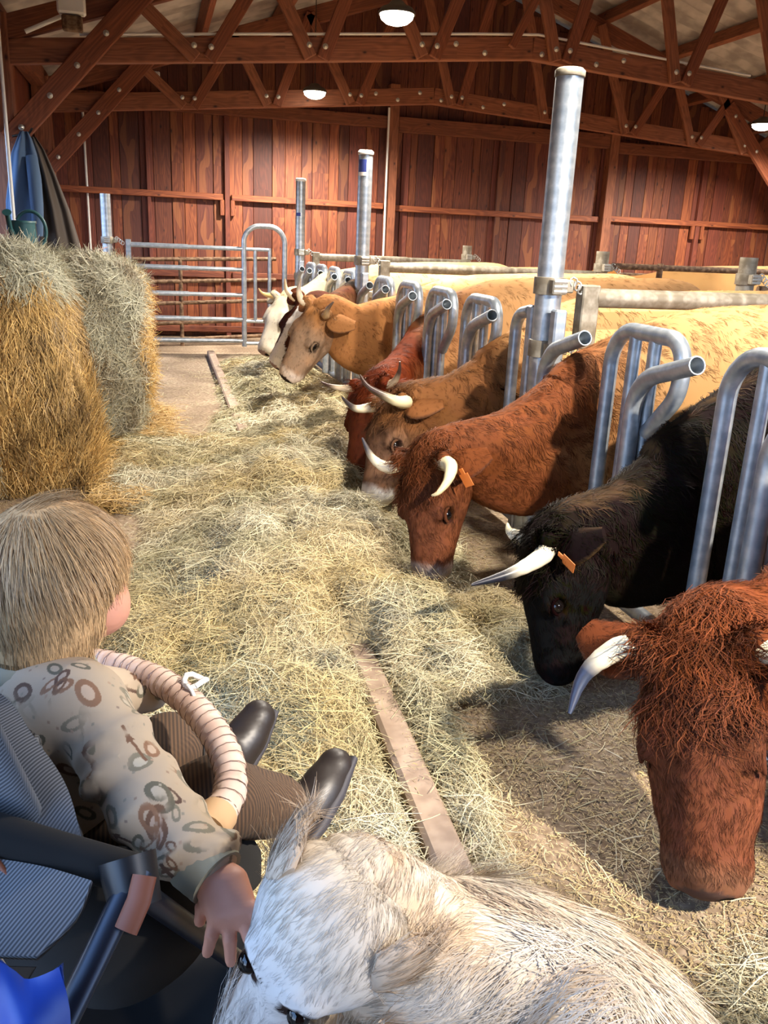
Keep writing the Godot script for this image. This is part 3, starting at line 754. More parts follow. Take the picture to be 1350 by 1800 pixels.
# loose bunch of straws, size 1 is about one metre
func straw_clump(n: int, sd: int, spread: float, llo: float, lhi: float, wd: float, rise: float) -> ArrayMesh:
	var r := RandomNumberGenerator.new(); r.seed = sd
	var m := MB.new()
	var main := r.randf() * TAU
	for k in n:
		var a := main + r.randf_range(-1, 1) * 1.5
		var L := r.randf_range(llo, lhi); var w := wd * r.randf_range(0.6, 1.4)
		var d := Vector3(cos(a), r.randf_range(-0.25, 0.4) * rise, sin(a)).normalized()
		var c := Vector3(r.randf_range(-1, 1) * spread, r.randf_range(0.0, 1.0) * rise * 0.05, r.randf_range(-1, 1) * spread)
		var bow := Vector3(-sin(a), r.randf_range(-0.6, 0.8), cos(a)) * r.randf_range(-0.25, 0.25) * L
		var tint := r.randf_range(0.6, 1.25)
		m.col = Color(tint, tint * r.randf_range(0.95, 1.02), tint * r.randf_range(0.75, 1.05))
		var sd3 := d.cross(Vector3(r.randf_range(-0.5, 0.5), 1, r.randf_range(-0.5, 0.5))).normalized() * w
		var pr := []
		for s in 4:
			var t := s / 3.0 - 0.5
			var p := c + d * (t * L) + bow * (0.25 - t * t) * 2.0
			var up := sd3.cross(d).normalized()
			if up.y < 0:
				sd3 = -sd3; up = -up
			pr.append([m.vert(p - sd3, up), m.vert(p + sd3, up)])
		for s in 3:
			m.tri(pr[s][0], pr[s][1], pr[s + 1][1]); m.tri(pr[s][0], pr[s + 1][1], pr[s + 1][0])
	return m.mesh()

# many single straws as one mesh; place() gives [centre, direction, surface normal, length, half width, colour] or null
func straws(n: int, place: Callable) -> ArrayMesh:
	var V := PackedVector3Array(); var NN := PackedVector3Array(); var C := PackedColorArray(); var I := PackedInt32Array()
	V.resize(n * 6); NN.resize(n * 6); C.resize(n * 6); I.resize(n * 12)
	var k := 0; var tries := 0
	while k < n and tries < n * 10:
		tries += 1
		var q = place.call()
		if q == null: continue
		var c: Vector3 = q[0]; var d: Vector3 = q[1]; var nn: Vector3 = q[2]; var L: float = q[3]
		var sd: Vector3 = nn.rotated(d, rng.randf_range(-0.9, 0.9)).cross(d).normalized() * (q[4] as float)
		var up := d.cross(sd).normalized()
		var bow := (sd.normalized() * rng.randf_range(-0.16, 0.16) + up * rng.randf_range(-0.02, 0.14)) * L
		var a := c - d * (L * 0.5); var b := c + d * (L * 0.5); var m := c + bow
		var o := k * 6; var e := k * 12
		V[o] = a - sd * 0.6; V[o + 1] = a + sd * 0.6; V[o + 2] = m - sd; V[o + 3] = m + sd; V[o + 4] = b - sd * 0.4; V[o + 5] = b + sd * 0.4
		var col: Color = q[5]
		for j in 6:
			NN[o + j] = up; C[o + j] = col
		I[e] = o; I[e + 1] = o + 1; I[e + 2] = o + 2; I[e + 3] = o + 1; I[e + 4] = o + 3; I[e + 5] = o + 2
		I[e + 6] = o + 2; I[e + 7] = o + 3; I[e + 8] = o + 4; I[e + 9] = o + 3; I[e + 10] = o + 5; I[e + 11] = o + 4
		k += 1
	V.resize(k * 6); NN.resize(k * 6); C.resize(k * 6); I.resize(k * 12)
	var A := []; A.resize(Mesh.ARRAY_MAX)
	A[Mesh.ARRAY_VERTEX] = V; A[Mesh.ARRAY_NORMAL] = NN; A[Mesh.ARRAY_COLOR] = C; A[Mesh.ARRAY_INDEX] = I
	var am := ArrayMesh.new(); am.add_surface_from_arrays(Mesh.PRIMITIVE_TRIANGLES, A)
	return am

func scatter(called, label, cat, mesh: Mesh, material, n: int, place: Callable):
	var buf := PackedFloat32Array(); buf.resize(n * 16)
	var k := 0; var tries := 0
	while k < n and tries < n * 12:
		tries += 1
		var q = place.call()
		if q == null: continue
		var t: Transform3D = q[0]; var c: Color = q[1]
		var b := t.basis
		var o := k * 16
		buf[o] = b.x.x; buf[o + 1] = b.y.x; buf[o + 2] = b.z.x; buf[o + 3] = t.origin.x
		buf[o + 4] = b.x.y; buf[o + 5] = b.y.y; buf[o + 6] = b.z.y; buf[o + 7] = t.origin.y
		buf[o + 8] = b.x.z; buf[o + 9] = b.y.z; buf[o + 10] = b.z.z; buf[o + 11] = t.origin.z
		buf[o + 12] = c.r; buf[o + 13] = c.g; buf[o + 14] = c.b; buf[o + 15] = 1.0
		k += 1
	buf.resize(k * 16)
	var mm := MultiMesh.new(); mm.transform_format = MultiMesh.TRANSFORM_3D; mm.use_colors = true; mm.mesh = mesh; mm.instance_count = k; mm.buffer = buf
	var o := MultiMeshInstance3D.new(); o.name = numbered(called); o.multimesh = mm; o.material_override = material
	add_child(o)
	return tag(o, label, cat, "", "stuff")

func hay_col(x: float, z: float) -> Color:
	var pale := lin(206, 197, 168); var green := lin(164, 156, 118); var gold := lin(200, 172, 106); var brown := lin(120, 96, 62)
	var a := hay_fn.get_noise_2d(x * 1.3 + 90.0, z * 1.3)
	var c := pale.lerp(green, clampf(0.45 + a * 0.9, 0, 1))
	var yellow := clampf(0.55 + hay_fn.get_noise_2d(x * 0.9 - 30.0, z * 0.9) * 1.6 + (0.35 if x < 0.45 and z > -3.2 else 0.0) + (0.5 if x > 0.62 and x < 0.95 and z > -2.6 else 0.0) - 0.35, 0, 1)  # extra yellow at the near left paints uneven light into the hay
	c = c.lerp(gold, yellow * 0.55)
	if rng.randf() < 0.12: c = c.lerp(brown, 0.7)
	return c * rnd(0.75, 1.2)

func build_hay():
	hay_fn.seed = 12; hay_fn.frequency = 1.0; hay_fn.fractal_octaves = 3
	var hm := mat("hay_straw", Color(1, 1, 1), 0.6); hm.vertex_color_use_as_albedo = true; hm.metallic = 0.0
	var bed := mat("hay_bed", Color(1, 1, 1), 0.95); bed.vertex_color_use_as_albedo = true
	# kerb strips
	var kl := ["worn concrete kerb strip in the foreground between the hay and the bare floor", "middle stretch of concrete kerb showing through the hay", "far stretch of concrete kerb near the field gate"]
	var ks := [[Vector3(0.585, 0, -0.2), Vector3(0.672, 0, -2.75)], [Vector3(0.672, 0, -2.77), Vector3(0.615, 0, -5.95)], [Vector3(0.61, 0, -5.97), Vector3(0.66, 0, -11.0)]]
	for i in 3:
		var a: Vector3 = ks[i][0] + Vector3(0, 0.035, 0); var b: Vector3 = ks[i][1] + Vector3(0, 0.035, 0)
		var o = timber("kerb", a, b, 0.09, 0.07, M.kerb_concrete, null, Vector3.UP, 0.012)
		tag(o, kl[i], "kerb", "kerb strips", "structure")
	# matted bed under the straws, coloured darker than them
	var m := MB.new()
	var cell := 0.035
	var nx := int(3.1 / cell); var nz := int(10.6 / cell)
	var id := {}
	var hs := PackedFloat32Array(); hs.resize((nx + 1) * (nz + 1))
	for j in nz + 1:
		for i in nx + 1: hs[j * (nx + 1) + i] = hay_h(-0.9 + i * cell, -0.7 - j * cell)
	var vid := PackedInt32Array(); vid.resize(hs.size()); vid.fill(-1)
	for j in nz:
		for i in nx:
			var q := [j * (nx + 1) + i, j * (nx + 1) + i + 1, (j + 1) * (nx + 1) + i + 1, (j + 1) * (nx + 1) + i]
			if hs[q[0]] < 0 and hs[q[1]] < 0 and hs[q[2]] < 0 and hs[q[3]] < 0: continue
			for k in 4:
				if vid[q[k]] < 0:
					var ii: int = q[k] % (nx + 1); var jj: int = q[k] / (nx + 1)
					var x := -0.9 + ii * cell; var z := -0.7 - jj * cell
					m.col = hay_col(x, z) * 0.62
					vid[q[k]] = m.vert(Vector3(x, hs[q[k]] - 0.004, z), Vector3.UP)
			m.tri(vid[q[0]], vid[q[1]], vid[q[2]]); m.tri(vid[q[0]], vid[q[2]], vid[q[3]])
	m.smooth_normals()
	var hay := thing("loose_hay", "pale tangled hay heaped along the feed passage in front of the cows", "hay", Vector3.ZERO, "", "stuff")
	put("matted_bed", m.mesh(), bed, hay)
	var grain := FastNoiseLite.new(); grain.seed = 4; grain.frequency = 2.2
	var spot := func():
		# nearer ground gets more straws
		var z := -0.9 - pow(rng.randf(), 1.55) * 10.0
		var x := rnd(-0.9, 1.72)
		if z > -2.0 and x < -0.1: return null
		var h := hay_h(x, z)
		if h < 0.0: return null
		if h < 0.03 and rng.randf() < 0.62: return null
		var e := 0.03
		var nn := Vector3(hay_h(x - e, z) - hay_h(x + e, z), 2 * e, hay_h(x, z - e) - hay_h(x, z + e)).normalized()
		var a := grain.get_noise_2d(x, z) * 7.0 + rng.randfn(0, 0.8)
		var d := Vector3(cos(a), rng.randfn(0, 0.16), sin(a))
		d = (d - nn * (d.dot(nn) * 0.8)).normalized()
		var far := clampf((-z - 3.0) / 6.0, 0, 1)
		return [Vector3(x, h + rng.randf_range(-0.004, 0.022), z), d, nn, rng.randf_range(0.06, 0.24), rng.randf_range(0.0007, 0.0015) * (1.0 + far * 1.3), hay_col(x, z) * rng.randf_range(0.75, 1.2)]
	put("straws", straws(200000, spot), hm, hay)
	# sparse straws on the bare floor
	var thin := straw_clump(9, 90, 0.16, 0.05, 0.2, 0.0010, 0.25)
	scatter("stray_straw", "single straws strewn thinly over the bare concrete floor", "straw", thin, hm, 1100, func():
		var z := -0.8 - pow(rng.randf(), 1.4) * 10.5; var x := rnd(-0.9, 1.8)
		return [Transform3D(Basis(Vector3.UP, rng.randf() * TAU).scaled(Vector3.ONE * rnd(0.7, 1.2)), Vector3(x, max(hay_h(x, z), 0.0) + 0.002, z)), hay_col(x, z)])
	var bits := straw_clump(60, 95, 0.10, 0.004, 0.016, 0.0008, 0.12)
	scatter("chaff", "fine chopped chaff covering the floor below the cows", "chaff", bits, hm, 2000, func():
		var z := -0.9 - pow(rng.randf(), 1.3) * 4.2; var x := rnd(0.62, 1.9) if rng.randf() < 0.75 else rnd(-0.9, 0.6)
		return [Transform3D(Basis(Vector3.UP, rng.randf() * TAU).scaled(Vector3.ONE * rnd(0.7, 1.4)), Vector3(x, max(hay_h(x, z), 0.0) + 0.002, z)), hay_col(x, z).lerp(lin(186, 158, 112), 0.6)])
	build_bales(hm, bed)

func bale_shape(lo: Vector3, hi: Vector3, slump: float, sd: int, colf: Callable) -> MB:
	var m := MB.new()
	var c := (lo + hi) * 0.5; var h := (hi - lo) * 0.5
	var fn := FastNoiseLite.new(); fn.seed = sd; fn.frequency = 2.4; fn.fractal_octaves = 4
	var N := 16
	for ax in 3:
		for sg in [-1, 1]:
			var g := []
			for j in N + 1:
				for i in N + 1:
					var w := [0.0, 0.0, 0.0]
					w[ax] = float(sg); w[(ax + 1) % 3] = lerpf(-1, 1, float(i) / N) * sg; w[(ax + 2) % 3] = lerpf(-1, 1, float(j) / N)
					var q := Vector3(w[0], w[1], w[2])
					# rounded box
					var e := Vector3(pow(abs(q.x), 5.0), pow(abs(q.y), 5.0), pow(abs(q.z), 5.0))
					q = q / pow(e.x + e.y + e.z, 0.2) * 1.04
					var p := c + q * h
					p.x += slump * (1.0 - (p.y - lo.y) / (hi.y - lo.y)) * (0.5 + 0.5 * q.x)
					var d := q.normalized()
					p += d * (fn.get_noise_3dv(p) * 0.10 + 0.03 * fn.get_noise_3dv(p * 3.0))
					p.y = max(p.y, 0.0)
					m.col = colf.call(p, d)
					g.append(m.vert(p, d))
			for j in N:
				for i in N:
					var a: int = g[j * (N + 1) + i]; var b: int = g[j * (N + 1) + i + 1]; var d2: int = g[(j + 1) * (N + 1) + i + 1]; var e2: int = g[(j + 1) * (N + 1) + i]
					m.tri(a, b, d2); m.tri(a, d2, e2)
	return m

func build_bales(hm, bed):
	var gold := lin(190, 156, 96); var pale := lin(196, 180, 132); var grey := lin(178, 174, 150); var brown := lin(104, 80, 48)
	var bale_fn := hay_fn
	var c1 := func(p: Vector3, d: Vector3) -> Color:
		var n := bale_fn.get_noise_3dv(p * 4.0)
		var c := gold.lerp(brown, clampf(0.2 + n * 1.5, 0, 1))
		if d.y > 0.55 or p.x < -0.86: c = grey
		return c
	var c2 := func(p: Vector3, d: Vector3) -> Color:
		var n := bale_fn.get_noise_3dv(p * 3.0)
		if d.x > 0.75: return gold
		return grey.lerp(brown, clampf(0.1 + n * 1.2, 0, 0.8))
	var st := []
	for k in 2: st.append(straw_clump(14, 110 + k, 0.05, 0.05, 0.17, 0.0011, 0.8))
	var defs := [
		["golden hay bale with vertical straws standing nearest at the left edge", Vector3(-1.08, 0, -5.85), Vector3(-0.55, 1.25, -4.88), 0.17, c1, 45000, true],
		["greyish green hay bale with a rounded top standing behind the golden one", Vector3(-1.08, 0, -7.4), Vector3(-0.12, 1.19, -6.12), 0.0, c2, 45000, false]]
	for d in defs:
		var o := thing("hay_bale", d[0], "hay bale", Vector3.ZERO, "big hay bales")
		var m: MB = bale_shape(d[1], d[2], d[3], 8, d[4])
		put("packed_hay", m.mesh(), bed, o)
		var vert: bool = d[6]
		var flow := func(p: Vector3, n: Vector3) -> Vector3:
			if vert and n.y < 0.6: return Vector3(rnd(-0.55, 0.55), -1, rnd(-0.55, 0.55))
			return Vector3(rnd(-1, 1), rnd(-1.2, 0.4), rnd(-1, 1))
		# straw_clump lies along any direction in its own plane; stretch it along the flow
		var dens := func(p: Vector3, n: Vector3) -> float: return 1.0 if (n.z > -0.2 or n.y > 0.3) and n.x > -0.5 else 0.0
		put("outer_straw", on_surface(m, d[5], flow, dens), hm, o).set_meta("kind", "stuff")
	# slipped flakes of hay at the foot of the bales
	scatter("bale_litter", "loose hay slipped down at the foot of the bales", "hay", st[0], hm, 1500, func():
		var z := rnd(-7.4, -4.6); var x: float = -0.32 + (0.18 if z < -6.1 else 0.0) + abs(rng.randfn(0, 0.10))
		return [Transform3D(Basis(Vector3.UP, rng.randf() * TAU).scaled(Vector3.ONE * rnd(0.8, 1.5)), Vector3(x, rnd(0.0, 0.05), z)), gold * rnd(0.7, 1.1)])

func on_surface(m: MB, n: int, flow: Callable, dens: Callable) -> ArrayMesh:
	var cum := PackedFloat32Array(); var tot := 0.0
	var nt := m.ix.size() / 3
	cum.resize(nt)
	for i in nt:
		var a := m.v[m.ix[i * 3]]; var b := m.v[m.ix[i * 3 + 1]]; var c := m.v[m.ix[i * 3 + 2]]
		tot += (b - a).cross(c - a).length() * dens.call((a + b + c) / 3.0, m.n[m.ix[i * 3]])
		cum[i] = tot
	var T := tot
	return straws(n, func():
		var i: int = min(cum.bsearch(rng.randf() * T), nt - 1)
		var u := rng.randf(); var w := rng.randf()
		if u + w > 1.0: u = 1.0 - u; w = 1.0 - w
		var i0 := m.ix[i * 3]; var i1 := m.ix[i * 3 + 1]; var i2 := m.ix[i * 3 + 2]
		var p := m.v[i0] * (1.0 - u - w) + m.v[i1] * u + m.v[i2] * w
		var nn := m.n[i0]
		var d: Vector3 = flow.call(p, nn)
		d = (d - nn * d.dot(nn) + nn * rng.randfn(0.05, 0.3) * d.length()).normalized()
		var c := m.c[i0] * rng.randf_range(0.5, 1.55)
		return [p + nn * rng.randf_range(-0.005, 0.03), d, nn, rng.randf_range(0.07, 0.28), rng.randf_range(0.0012, 0.0028), c])

# ---------------------------------------------------------------- smooth bodies: distance fields meshed as surface nets
# prim: [kind, a, b, ra, rb, k] ; kind 0 tapered capsule, 1 ellipsoid (a centre, b radii, optional Basis at 6), 2 carved sphere
func nets(prims: Array, lo: Vector3, hi: Vector3, cell: float) -> MB:
	var nx := int((hi.x - lo.x) / cell) + 2; var ny := int((hi.y - lo.y) / cell) + 2; var nz := int((hi.z - lo.z) / cell) + 2
	var F := PackedFloat32Array(); F.resize(nx * ny * nz); F.fill(1.0)
	for p in prims:
		var kind: int = p[0]; var a: Vector3 = p[1]; var b: Vector3 = p[2]; var ra: float = p[3]; var rb: float = p[4]; var k: float = p[5]
		var mn: Vector3; var mx: Vector3
		var inv := Basis.IDENTITY
		var sc := 1.0
		if kind == 1:
			var R: float = max(b.x, max(b.y, b.z)); mn = a - Vector3.ONE * R; mx = a + Vector3.ONE * R
			sc = min(b.x, min(b.y, b.z))
			if p.size() > 6: inv = (p[6] as Basis).transposed()
		elif kind == 2:
			mn = a - Vector3.ONE * ra; mx = a + Vector3.ONE * ra
		else:
			mn = (a - Vector3.ONE * ra).min(b - Vector3.ONE * rb); mx = (a + Vector3.ONE * ra).max(b + Vector3.ONE * rb)
		var pad := k + cell * 2.5
		mn = (mn - Vector3.ONE * pad - lo) / cell; mx = (mx + Vector3.ONE * pad - lo) / cell
		var ab := b - a; var il: float = 1.0 / max(ab.length_squared(), 1e-9)
		for z in range(max(0, int(mn.z)), min(nz, int(mx.z) + 2)):
			for y in range(max(0, int(mn.y)), min(ny, int(mx.y) + 2)):
				var row := (z * ny + y) * nx
				for x in range(max(0, int(mn.x)), min(nx, int(mx.x) + 2)):
					var q := Vector3(lo.x + x * cell, lo.y + y * cell, lo.z + z * cell) - a
					var d: float
					if kind == 0:
						var h := clampf(q.dot(ab) * il, 0.0, 1.0)
						d = (q - ab * h).length() - lerpf(ra, rb, h)
					elif kind == 1:
						q = inv * q
						var w := q / b
						var l := w.length()
						d = l * (l - 1.0) / max((w / b).length(), 0.001)
					else: d = q.length() - ra
					var f := F[row + x]
					if kind == 2:
						var hh: float = max(k - abs(f + d), 0.0) / k
						F[row + x] = max(f, -d) + hh * hh * k * 0.25
					else:
						var hh: float = max(k - abs(f - d), 0.0) / k
						F[row + x] = min(f, d) - hh * hh * k * 0.25
	var m := MB.new()
	var id := PackedInt32Array(); id.resize(F.size()); id.fill(-1)
	var off := PackedInt32Array([0, 1, nx, nx + 1, nx * ny, nx * ny + 1, nx * ny + nx, nx * ny + nx + 1])
	var cp := [Vector3(0, 0, 0), Vector3(1, 0, 0), Vector3(0, 1, 0), Vector3(1, 1, 0), Vector3(0, 0, 1), Vector3(1, 0, 1), Vector3(0, 1, 1), Vector3(1, 1, 1)]
	var ed := [[0, 1], [2, 3], [4, 5], [6, 7], [0, 2], [1, 3], [4, 6], [5, 7], [0, 4], [1, 5], [2, 6], [3, 7]]
	for z in nz - 1:
		for y in ny - 1:
			var row := (z * ny + y) * nx
			for x in nx - 1:
				var i := row + x
				if abs(F[i]) > cell * 2.5: continue
				var s := F[i] < 0.0
				var same := true
				for o in off:
					if (F[i + o] < 0.0) != s:
						same = false
						break
				if same: continue
				var acc := Vector3.ZERO; var cnt := 0
				for e in ed:
					var f0 := F[i + off[e[0]]]; var f1 := F[i + off[e[1]]]
					if (f0 < 0.0) != (f1 < 0.0):
						acc += (cp[e[0]] as Vector3).lerp(cp[e[1]], f0 / (f0 - f1)); cnt += 1
				id[i] = m.vert(lo + (Vector3(x, y, z) + acc / cnt) * cell, Vector3.UP)
	var st := [1, nx, nx * ny]
	for z in range(1, nz - 1):
		for y in range(1, ny - 1):
			for x in range(1, nx - 1):
				var i := (z * ny + y) * nx + x
				if abs(F[i]) > cell * 2.5: continue
				var f0 := F[i] < 0.0
				for ax in 3:
					if f0 == (F[i + st[ax]] < 0.0): continue
					var u: int = st[(ax + 1) % 3]; var w: int = st[(ax + 2) % 3]
					var q := [id[i], id[i - u], id[i - u - w], id[i - w]]
					if q[0] < 0 or q[1] < 0 or q[2] < 0 or q[3] < 0: continue
					if f0: q.reverse()
					m.tri(q[0], q[2], q[1]); m.tri(q[0], q[3], q[2])
	m.smooth_normals()
	return m

# rings along stations [centre, half width, half height up, half height down]; up is the body's back side
func loft(m: MB, st: Array, ups: Array, sub := 6, seg := 26, cap := true):
	var ctr := []; var W := []; var ring0 := m.v.size()
	var n := st.size()
	var rows := 0
	for i in n - 1:
		for s in sub + (1 if i == n - 2 else 0):
			var t := float(s) / sub
			var q := []
			for c in 4:
				var p0 = st[max(i - 1, 0)][c]; var p1 = st[i][c]; var p2 = st[i + 1][c]; var p3 = st[min(i + 2, n - 1)][c]
				q.append(0.5 * ((2.0 * p1) + (p2 - p0) * t + (2.0 * p0 - 5.0 * p1 + 4.0 * p2 - p3) * t * t + (3.0 * p1 - p0 - 3.0 * p2 + p3) * t * t * t))
			var up: Vector3 = (ups[i] as Vector3).lerp(ups[i + 1], t)
			ctr.append(q); W.append(up)
	for i in ctr.size():
		var tg: Vector3 = (ctr[min(i + 1, ctr.size() - 1)][0] - ctr[max(i - 1, 0)][0]).normalized()
		var sx: Vector3 = (W[i] as Vector3).cross(tg).normalized()
		var sy := tg.cross(sx).normalized()
		for k in seg:
			var a := TAU * k / seg
			var ca := cos(a); var sa := sin(a)
			var px: float = sign(ca) * pow(abs(ca), 0.85) * ctr[i][1]
			var py: float = sign(sa) * pow(abs(sa), 0.9) * (ctr[i][2] if sa > 0 else ctr[i][3])
			m.vert(ctr[i][0] + sx * px + sy * py, Vector3.UP)
	for i in ctr.size() - 1:
		for k in seg:
			var k2 := (k + 1) % seg
			var a := ring0 + i * seg
			m.tri(a + k, a + k2, a + seg + k2); m.tri(a + k, a + seg + k2, a + seg + k)
	if cap:
		var e := m.vert(ctr[-1][0], Vector3.UP)
		var a := ring0 + (ctr.size() - 1) * seg
		for k in seg: m.tri(a + k, a + (k + 1) % seg, e)

# hair as one mesh of fine blades in small locks over the triangles of m; look: n blades a lock, spread, width, wave, lift (shares of the length), segs
func tuft_mesh(n: int, spread: float, width: float, wave: float, lift: float, _sd: int, segs := 2, yaw := 0.35, hug := 0.0, vary := 0.36) -> Dictionary:
	return {"vary": vary, "hug": hug, "yaw": yaw, "n": n, "spread": spread, "width": width, "wave": wave, "lift": lift, "segs": segs}
func hair(called: String, m: MB, count: int, look: Dictionary, material, parent: Node, flow: Callable, dens: Callable, size: Callable, colvar := 0.25, twist := 1.0):
	var cum := PackedFloat32Array(); var tot := 0.0
	var nt := m.ix.size() / 3
	cum.resize(nt)
	for i in nt:
		var a := m.v[m.ix[i * 3]]; var b := m.v[m.ix[i * 3 + 1]]; var c := m.v[m.ix[i * 3 + 2]]
		var nn := m.n[m.ix[i * 3]]
		tot += (b - a).cross(c - a).length() * dens.call((a + b + c) / 3.0, nn)
		cum[i] = tot
	var fn := FastNoiseLite.new(); fn.seed = 5; fn.frequency = 9.0; fn.fractal_octaves = 2
	var nb: int = look.n; var segs: int = look.segs; var l_spread: float = look.spread; var l_width: float = look.width; var l_wave: float = look.wave; var l_yaw: float = look.yaw; var l_hug: float = look.hug; var l_vary: float = look.vary
	var V := PackedVector3Array(); var N := PackedVector3Array(); var C := PackedColorArray(); var I := PackedInt32Array()
	V.resize(count * nb * (segs + 1) * 2); N.resize(V.size()); C.resize(V.size()); I.resize(count * nb * segs * 6)
	var vi := 0; var ii := 0
	for k in count:
		var i := cum.bsearch(rng.randf() * tot)
		if i >= nt: i = nt - 1
		var u := rng.randf(); var w := rng.randf()
		if u + w > 1.0: u = 1.0 - u; w = 1.0 - w
		var i0 := m.ix[i * 3]; var i1 := m.ix[i * 3 + 1]; var i2 := m.ix[i * 3 + 2]
		var p := m.v[i0] * (1.0 - u - w) + m.v[i1] * u + m.v[i2] * w
		var nn := (m.n[i0] * (1.0 - u - w) + m.n[i1] * u + m.n[i2] * w).normalized()
		var f: Vector3 = flow.call(p, nn)
		var tw := (fn.get_noise_3dv(p) * 2.2 + rng.randf_range(-0.3, 0.3)) * twist
		f = (f - nn * f.dot(nn))
		if f.length() < 0.05: f = nn.cross(Vector3(0.3, 0.5, 0.8))
		f = f.normalized().rotated(nn, tw * 0.55)
		var s: float = size.call(p) * rng.randf_range(0.75, 1.25)
		var x := nn.cross(f).normalized()
		var cc := m.c[i0] * 0.85 * (1.0 + rng.randf_range(-colvar, colvar) + fn.get_noise_3dv(p * 1.7) * colvar * 1.4)
		for b in nb:
			var root := p + (x * rng.randf_range(-1, 1) + f * rng.randf_range(-1, 1)) * (s * l_spread)
			var yaw := rng.randf_range(-l_yaw, l_yaw)
			var d := f * cos(yaw) + x * sin(yaw)
			var len := s * rng.randf_range(0.65, 1.1); var lf: float = s * look.lift * rng.randf_range(0.5, 1.4); var ph := rng.randf() * TAU
			var tint := rng.randf_range(0.94 - l_vary, 0.94 + l_vary)
			var col := Color(cc.r * tint, cc.g * tint, cc.b * tint)
			var sd := (nn.cross(d) + nn * rng.randf_range(-0.35, 0.35)).normalized() * (s * l_width)
			var up := d.cross(sd).normalized()
			var v0 := vi
			for t4 in segs + 1:
				var t := float(t4) / segs
				var q := root + d * (t * len) + nn * (lf * t * (1.4 - t) - 0.012 * s - l_hug * s * t * t) + x * (sin(t * 5.0 + ph) * s * l_wave * t)
				var ww := 1.0 - 0.75 * t
				V[vi] = q - sd * ww; V[vi + 1] = q + sd * ww; N[vi] = up; N[vi + 1] = up; C[vi] = col; C[vi + 1] = col
				vi += 2
			for t4 in segs:
				var o := v0 + t4 * 2
				I[ii] = o; I[ii + 1] = o + 1; I[ii + 2] = o + 2; I[ii + 3] = o + 1; I[ii + 4] = o + 3; I[ii + 5] = o + 2
				ii += 6
	var A := []; A.resize(Mesh.ARRAY_MAX)
	A[Mesh.ARRAY_VERTEX] = V; A[Mesh.ARRAY_NORMAL] = N; A[Mesh.ARRAY_COLOR] = C; A[Mesh.ARRAY_INDEX] = I
	var am := ArrayMesh.new(); am.add_surface_from_arrays(Mesh.PRIMITIVE_TRIANGLES, A)
	var o := put(called, am, material, parent)
	o.set_meta("kind", "stuff")
	return o

var head_proto: MB
func cow_head() -> MB:
	if head_proto: return head_proto
	var P := [
		[1, Vector3(0, -0.055, 0.04), Vector3(0.112, 0.115, 0.12), 0, 0, 0.04], [1, Vector3(0, -0.12, 0.13), Vector3(0.095, 0.11, 0.13), 0, 0, 0.05],
		[1, Vector3(0, 0.0, 0.14), Vector3(0.118, 0.062, 0.13), 0, 0, 0.04],
		[0, Vector3(0, -0.04, 0.16), Vector3(0, -0.056, 0.43), 0.094, 0.072, 0.05],
		[0, Vector3(0, -0.002, 0.2), Vector3(0, -0.026, 0.40), 0.058, 0.050, 0.04],
		[0, Vector3(0.035, -0.165, 0.09), Vector3(0.022, -0.13, 0.40), 0.078, 0.034, 0.05],
		[0, Vector3(-0.035, -0.165, 0.09), Vector3(-0.022, -0.13, 0.40), 0.078, 0.034, 0.05],
		[1, Vector3(0, -0.064, 0.447), Vector3(0.086, 0.062, 0.062), 0, 0, 0.035],
		[1, Vector3(0, -0.118, 0.425), Vector3(0.052, 0.03, 0.05), 0, 0, 0.02],
		[1, Vector3(0.045, -0.048, 0.475), Vector3(0.032, 0.03, 0.03), 0, 0, 0.015],
		[1, Vector3(-0.045, -0.048, 0.475), Vector3(0.032, 0.03, 0.03), 0, 0, 0.015],
	]
	for s in [-1, 1]:
		P.append([0, Vector3(0.088 * s, 0.020, 0.13), Vector3(0.108 * s, 0.014, 0.205), 0.030, 0.026, 0.03])
		P.append([0, Vector3(0.094 * s, -0.05, 0.16), Vector3(0.075 * s, -0.075, 0.32), 0.036, 0.028, 0.05])
		P.append([0, Vector3(0.05 * s, -0.06, 0.26), Vector3(0.035 * s, -0.065, 0.42), 0.052, 0.048, 0.05])
		P.append([0, Vector3(0.09 * s, 0.01, -0.02), Vector3(0.125 * s, 0.03, -0.03), 0.036, 0.034, 0.03])
		P.append([2, Vector3(0.124 * s, -0.014, 0.205), Vector3.ZERO, 0.030, 0, 0.012])
		P.append([2, Vector3(0.050 * s, -0.042, 0.512), Vector3.ZERO, 0.016, 0, 0.010])
	P.append([2, Vector3(0.0, -0.095, 0.50), Vector3.ZERO, 0.010, 0, 0.02])
	head_proto = nets(P, Vector3(-0.19, -0.28, -0.13), Vector3(0.19, 0.11, 0.56), 0.0115)
	return head_proto

var coat_fn := FastNoiseLite.new()
func paint(cow: Dictionary, q: Vector3) -> Color: # q in head coordinates
	var c: Color = cow.face
	var nz := coat_fn.get_noise_3dv(q * 6.0)
	c = c.lerp(cow.coat, clampf(smoothstep(0.22, 0.0, q.z) + nz * 0.4, 0, 1))
	if cow.get("blaze", false):
		if abs(q.x + nz * 0.03) < 0.032 + max(0.0, q.z - 0.3) * 0.3 and q.y > -0.11 and q.z > 0.02: c = lin(236, 230, 222)
	if cow.has("ring"):
		c = c.lerp(cow.ring, smoothstep(0.40 + nz * 0.03, 0.44 + nz * 0.03, q.z))
	var dn := Vector2(abs(q.x) * 0.8, q.y + 0.055).length()
	if q.z > 0.478 and dn < 0.055: c = cow.nose
	if Vector3(abs(q.x) - 0.05, q.y + 0.042, q.z - 0.512).length() < 0.023: c = lin(20, 15, 14)
	if Vector3(abs(q.x) - 0.122, q.y + 0.014, q.z - 0.205).length() < 0.042: c = c.lerp(lin(30, 20, 16), 0.75)
	return c * (0.82 + nz * 0.35)

